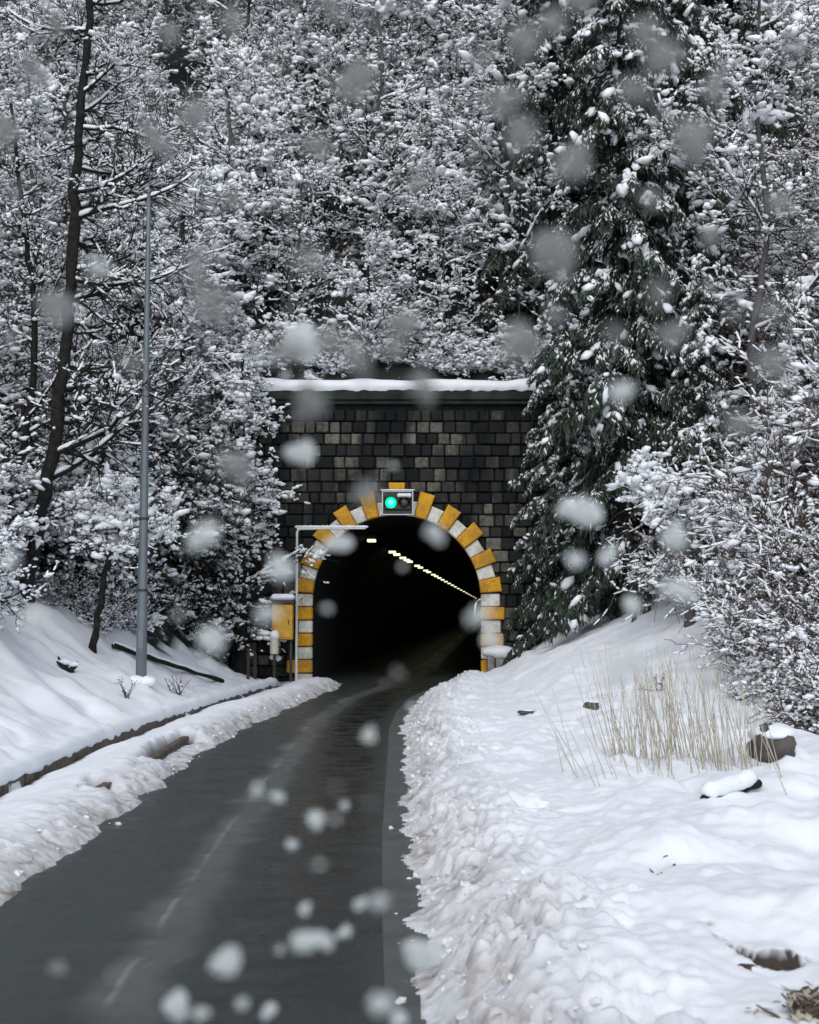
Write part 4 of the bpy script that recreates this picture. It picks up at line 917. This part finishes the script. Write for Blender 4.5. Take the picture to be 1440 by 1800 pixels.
# snow covered log on the right
def log(name, p0, p1, r, mat, lb, seed, capr=1.25, stub=None):
    rng = np.random.default_rng(seed); p0 = np.array(p0); p1 = np.array(p1); root = empty(name, p0, lb, 'log'); n = 12; P = [(p1 - p0) * t for t in np.linspace(0, 1, n)]
    P = np.array(P); P[1:-1] += rng.normal(size=(n - 2, 3)) * r * .15; g = MB(); g.path(P, r * np.linspace(1, .8, n), 10, rough=.08, rng=rng); g.build('body', mat, root, smooth=False)
    g = MB(); Q = P[:-1] + (0, 0, r * (1.5 if capr > 1.5 else .75)); g.path(Q, r * capr * np.concatenate([[.5], np.full(n - 3, 1.0), [.6]]) * rng.uniform(.92, 1.08, n - 1), 10, rough=.07, rng=rng); g.build('snow', M['snow_cap'], root, smooth=True); return root
a0, a1 = gat(1238, 1405), gat(1334, 1392)
log('snowy_log', (a0.x, a0.y, a0.z - .02), (a1.x, a1.y, a1.z + .06), .05, M['bark'], 'short fallen log under a thick snow roll, its dark end facing right', 71, 1.7)
a0, a1 = at(200, 1108, 35), at(392, 1176, 39)
log('fallen_trunk', (a0.x, 35, gz(a0.x, 35) + .1), (a1.x, 39, gz(a1.x, 39) + .05), .07, M['bark'], 'long fallen dark trunk sloping down behind the grey post towards the cabinet', 72, .9)

# ------------------------------------------------------------------ floating blobs standing in for water drops on the windscreen
rng = np.random.default_rng(123)
def drop_mesh(seed, mat, nm):
    r = np.random.default_rng(seed); g = MB(); V, F_ = ICO2
    for q in range(3):
        V2 = V * (1 + .35 * (fbm(V[:, 0] * 1.6 + 7, V[:, 1] * 1.6 + V[:, 2] * 1.3 + 7, seed + q, 2)[:, None] - .5) * 2); k = (1, .6, .42)[q]
        g.add(V2 * (k * r.uniform(.7, 1), k * .6, k * r.uniform(.7, 1.1)) + (0 if q == 0 else r.uniform(.5, .9) * r.choice([-1, 1]), 0, 0 if q == 0 else r.uniform(-.6, .6)), F_)
    o = g.build(nm, mat, smooth=True); COL.objects.unlink(o); return o.data
FW = [drop_mesh(i, M['drop_white'], 'drop_standin') for i in range(4)]; FG = [drop_mesh(10 + i, M['drop_grey'], 'wet_drop_standin') for i in range(4)]
GREY = [(100, 45, 70), (60, 130, 80), (5, 235, 80), (300, 60, 60), (85, 525, 60), (365, 530, 110), (555, 255, 85), (620, 150, 90), (845, 110, 70), (880, 180, 90), (1135, 55, 90), (1110, 160, 90), (1255, 160, 90), (1385, 90, 60), (975, 440, 110), (715, 565, 80), (740, 675, 90), (1180, 590, 75), (1365, 360, 70), (1250, 415, 60), (1350, 545, 80), (545, 710, 85), (415, 815, 80), (645, 865, 70), (235, 640, 70), (1145, 350, 60), (1300, 750, 70), (1240, 230, 60), (20, 340, 60), (700, 1185, 40), (100, 1700, 45), (200, 1715, 40), (650, 1410, 35), (590, 1385, 35), (1080, 590, 60), (405, 350, 55), (500, 620, 80)]
WHITE = [(170, 470, 65), (530, 605, 80), (535, 795, 65), (1090, 690, 70), (362, 938, 78), (495, 1000, 66), (465, 1080, 60), (375, 1125, 78), (1028, 900, 80), (1012, 985, 52), (1065, 980, 52), (1112, 1065, 55), (1200, 1040, 78), (1185, 945, 60), (762, 935, 52), (20, 985, 60), (845, 1080, 66), (862, 1125, 52), (648, 1295, 46), (452, 1390, 45), (490, 1402, 42), (555, 1440, 46), (590, 1440, 36), (605, 1415, 34), (632, 1590, 42), (665, 1585, 52), (608, 1637, 40), (535, 1655, 72), (572, 1655, 50), (400, 1690, 72), (535, 1600, 36), (512, 1485, 36), (560, 1520, 36), (310, 1770, 66), (350, 1782, 46), (425, 1765, 46), (475, 1775, 46), (745, 1680, 78), (665, 1765, 68), (702, 1790, 48), (790, 1770, 56), (60, 1090, 60), (1085, 1180, 70), (1120, 1165, 60), (600, 955, 60), (800, 1740, 40)]
_r = np.random.default_rng(5)
GREY += [(float(_r.uniform(0, 1440)), float(_r.uniform(0, 640)), float(_r.uniform(50, 100))) for _ in range(34)]
WHITE += [(float(_r.uniform(0, 1440)), float(_r.uniform(0, 1800)), float(_r.uniform(16, 28))) for _ in range(14)]
APER = .036 * (cam.lens / 36.0) / 1.0; AP = cam.lens * 1e-3 / cam.dof.aperture_fstop
for lst, mss, nm, lb, grp in ((GREY, FG, 'wet_drop_standin', 'blurred grey floating blob standing in for a water drop on the windscreen', 'grey stand-ins for windscreen drops'), (WHITE, FW, 'drop_standin', 'blurred white floating blob standing in for a water drop on the windscreen', 'white stand-ins for windscreen drops')):
    for i, (px, py, dm) in enumerate(lst):
        Y = rng.uniform(.75, 1.15) if lst is GREY else rng.uniform(.9, 1.6); blur = AP * FPX * (1 / Y - 1 / 42.0); size = max(dm - blur * .7, 14) * Y / FPX / 2
        o = bpy.data.objects.new(nm, mss[i % 4]); COL.objects.link(o); o.location = at(px, py, Y); o.scale = (size * rng.uniform(.9, 1.2), size, size * rng.uniform(.85, 1.1)); o.rotation_euler = (0, rng.uniform(0, 6.28), 0)
        tag(o, lb, 'drop_standin', grp)
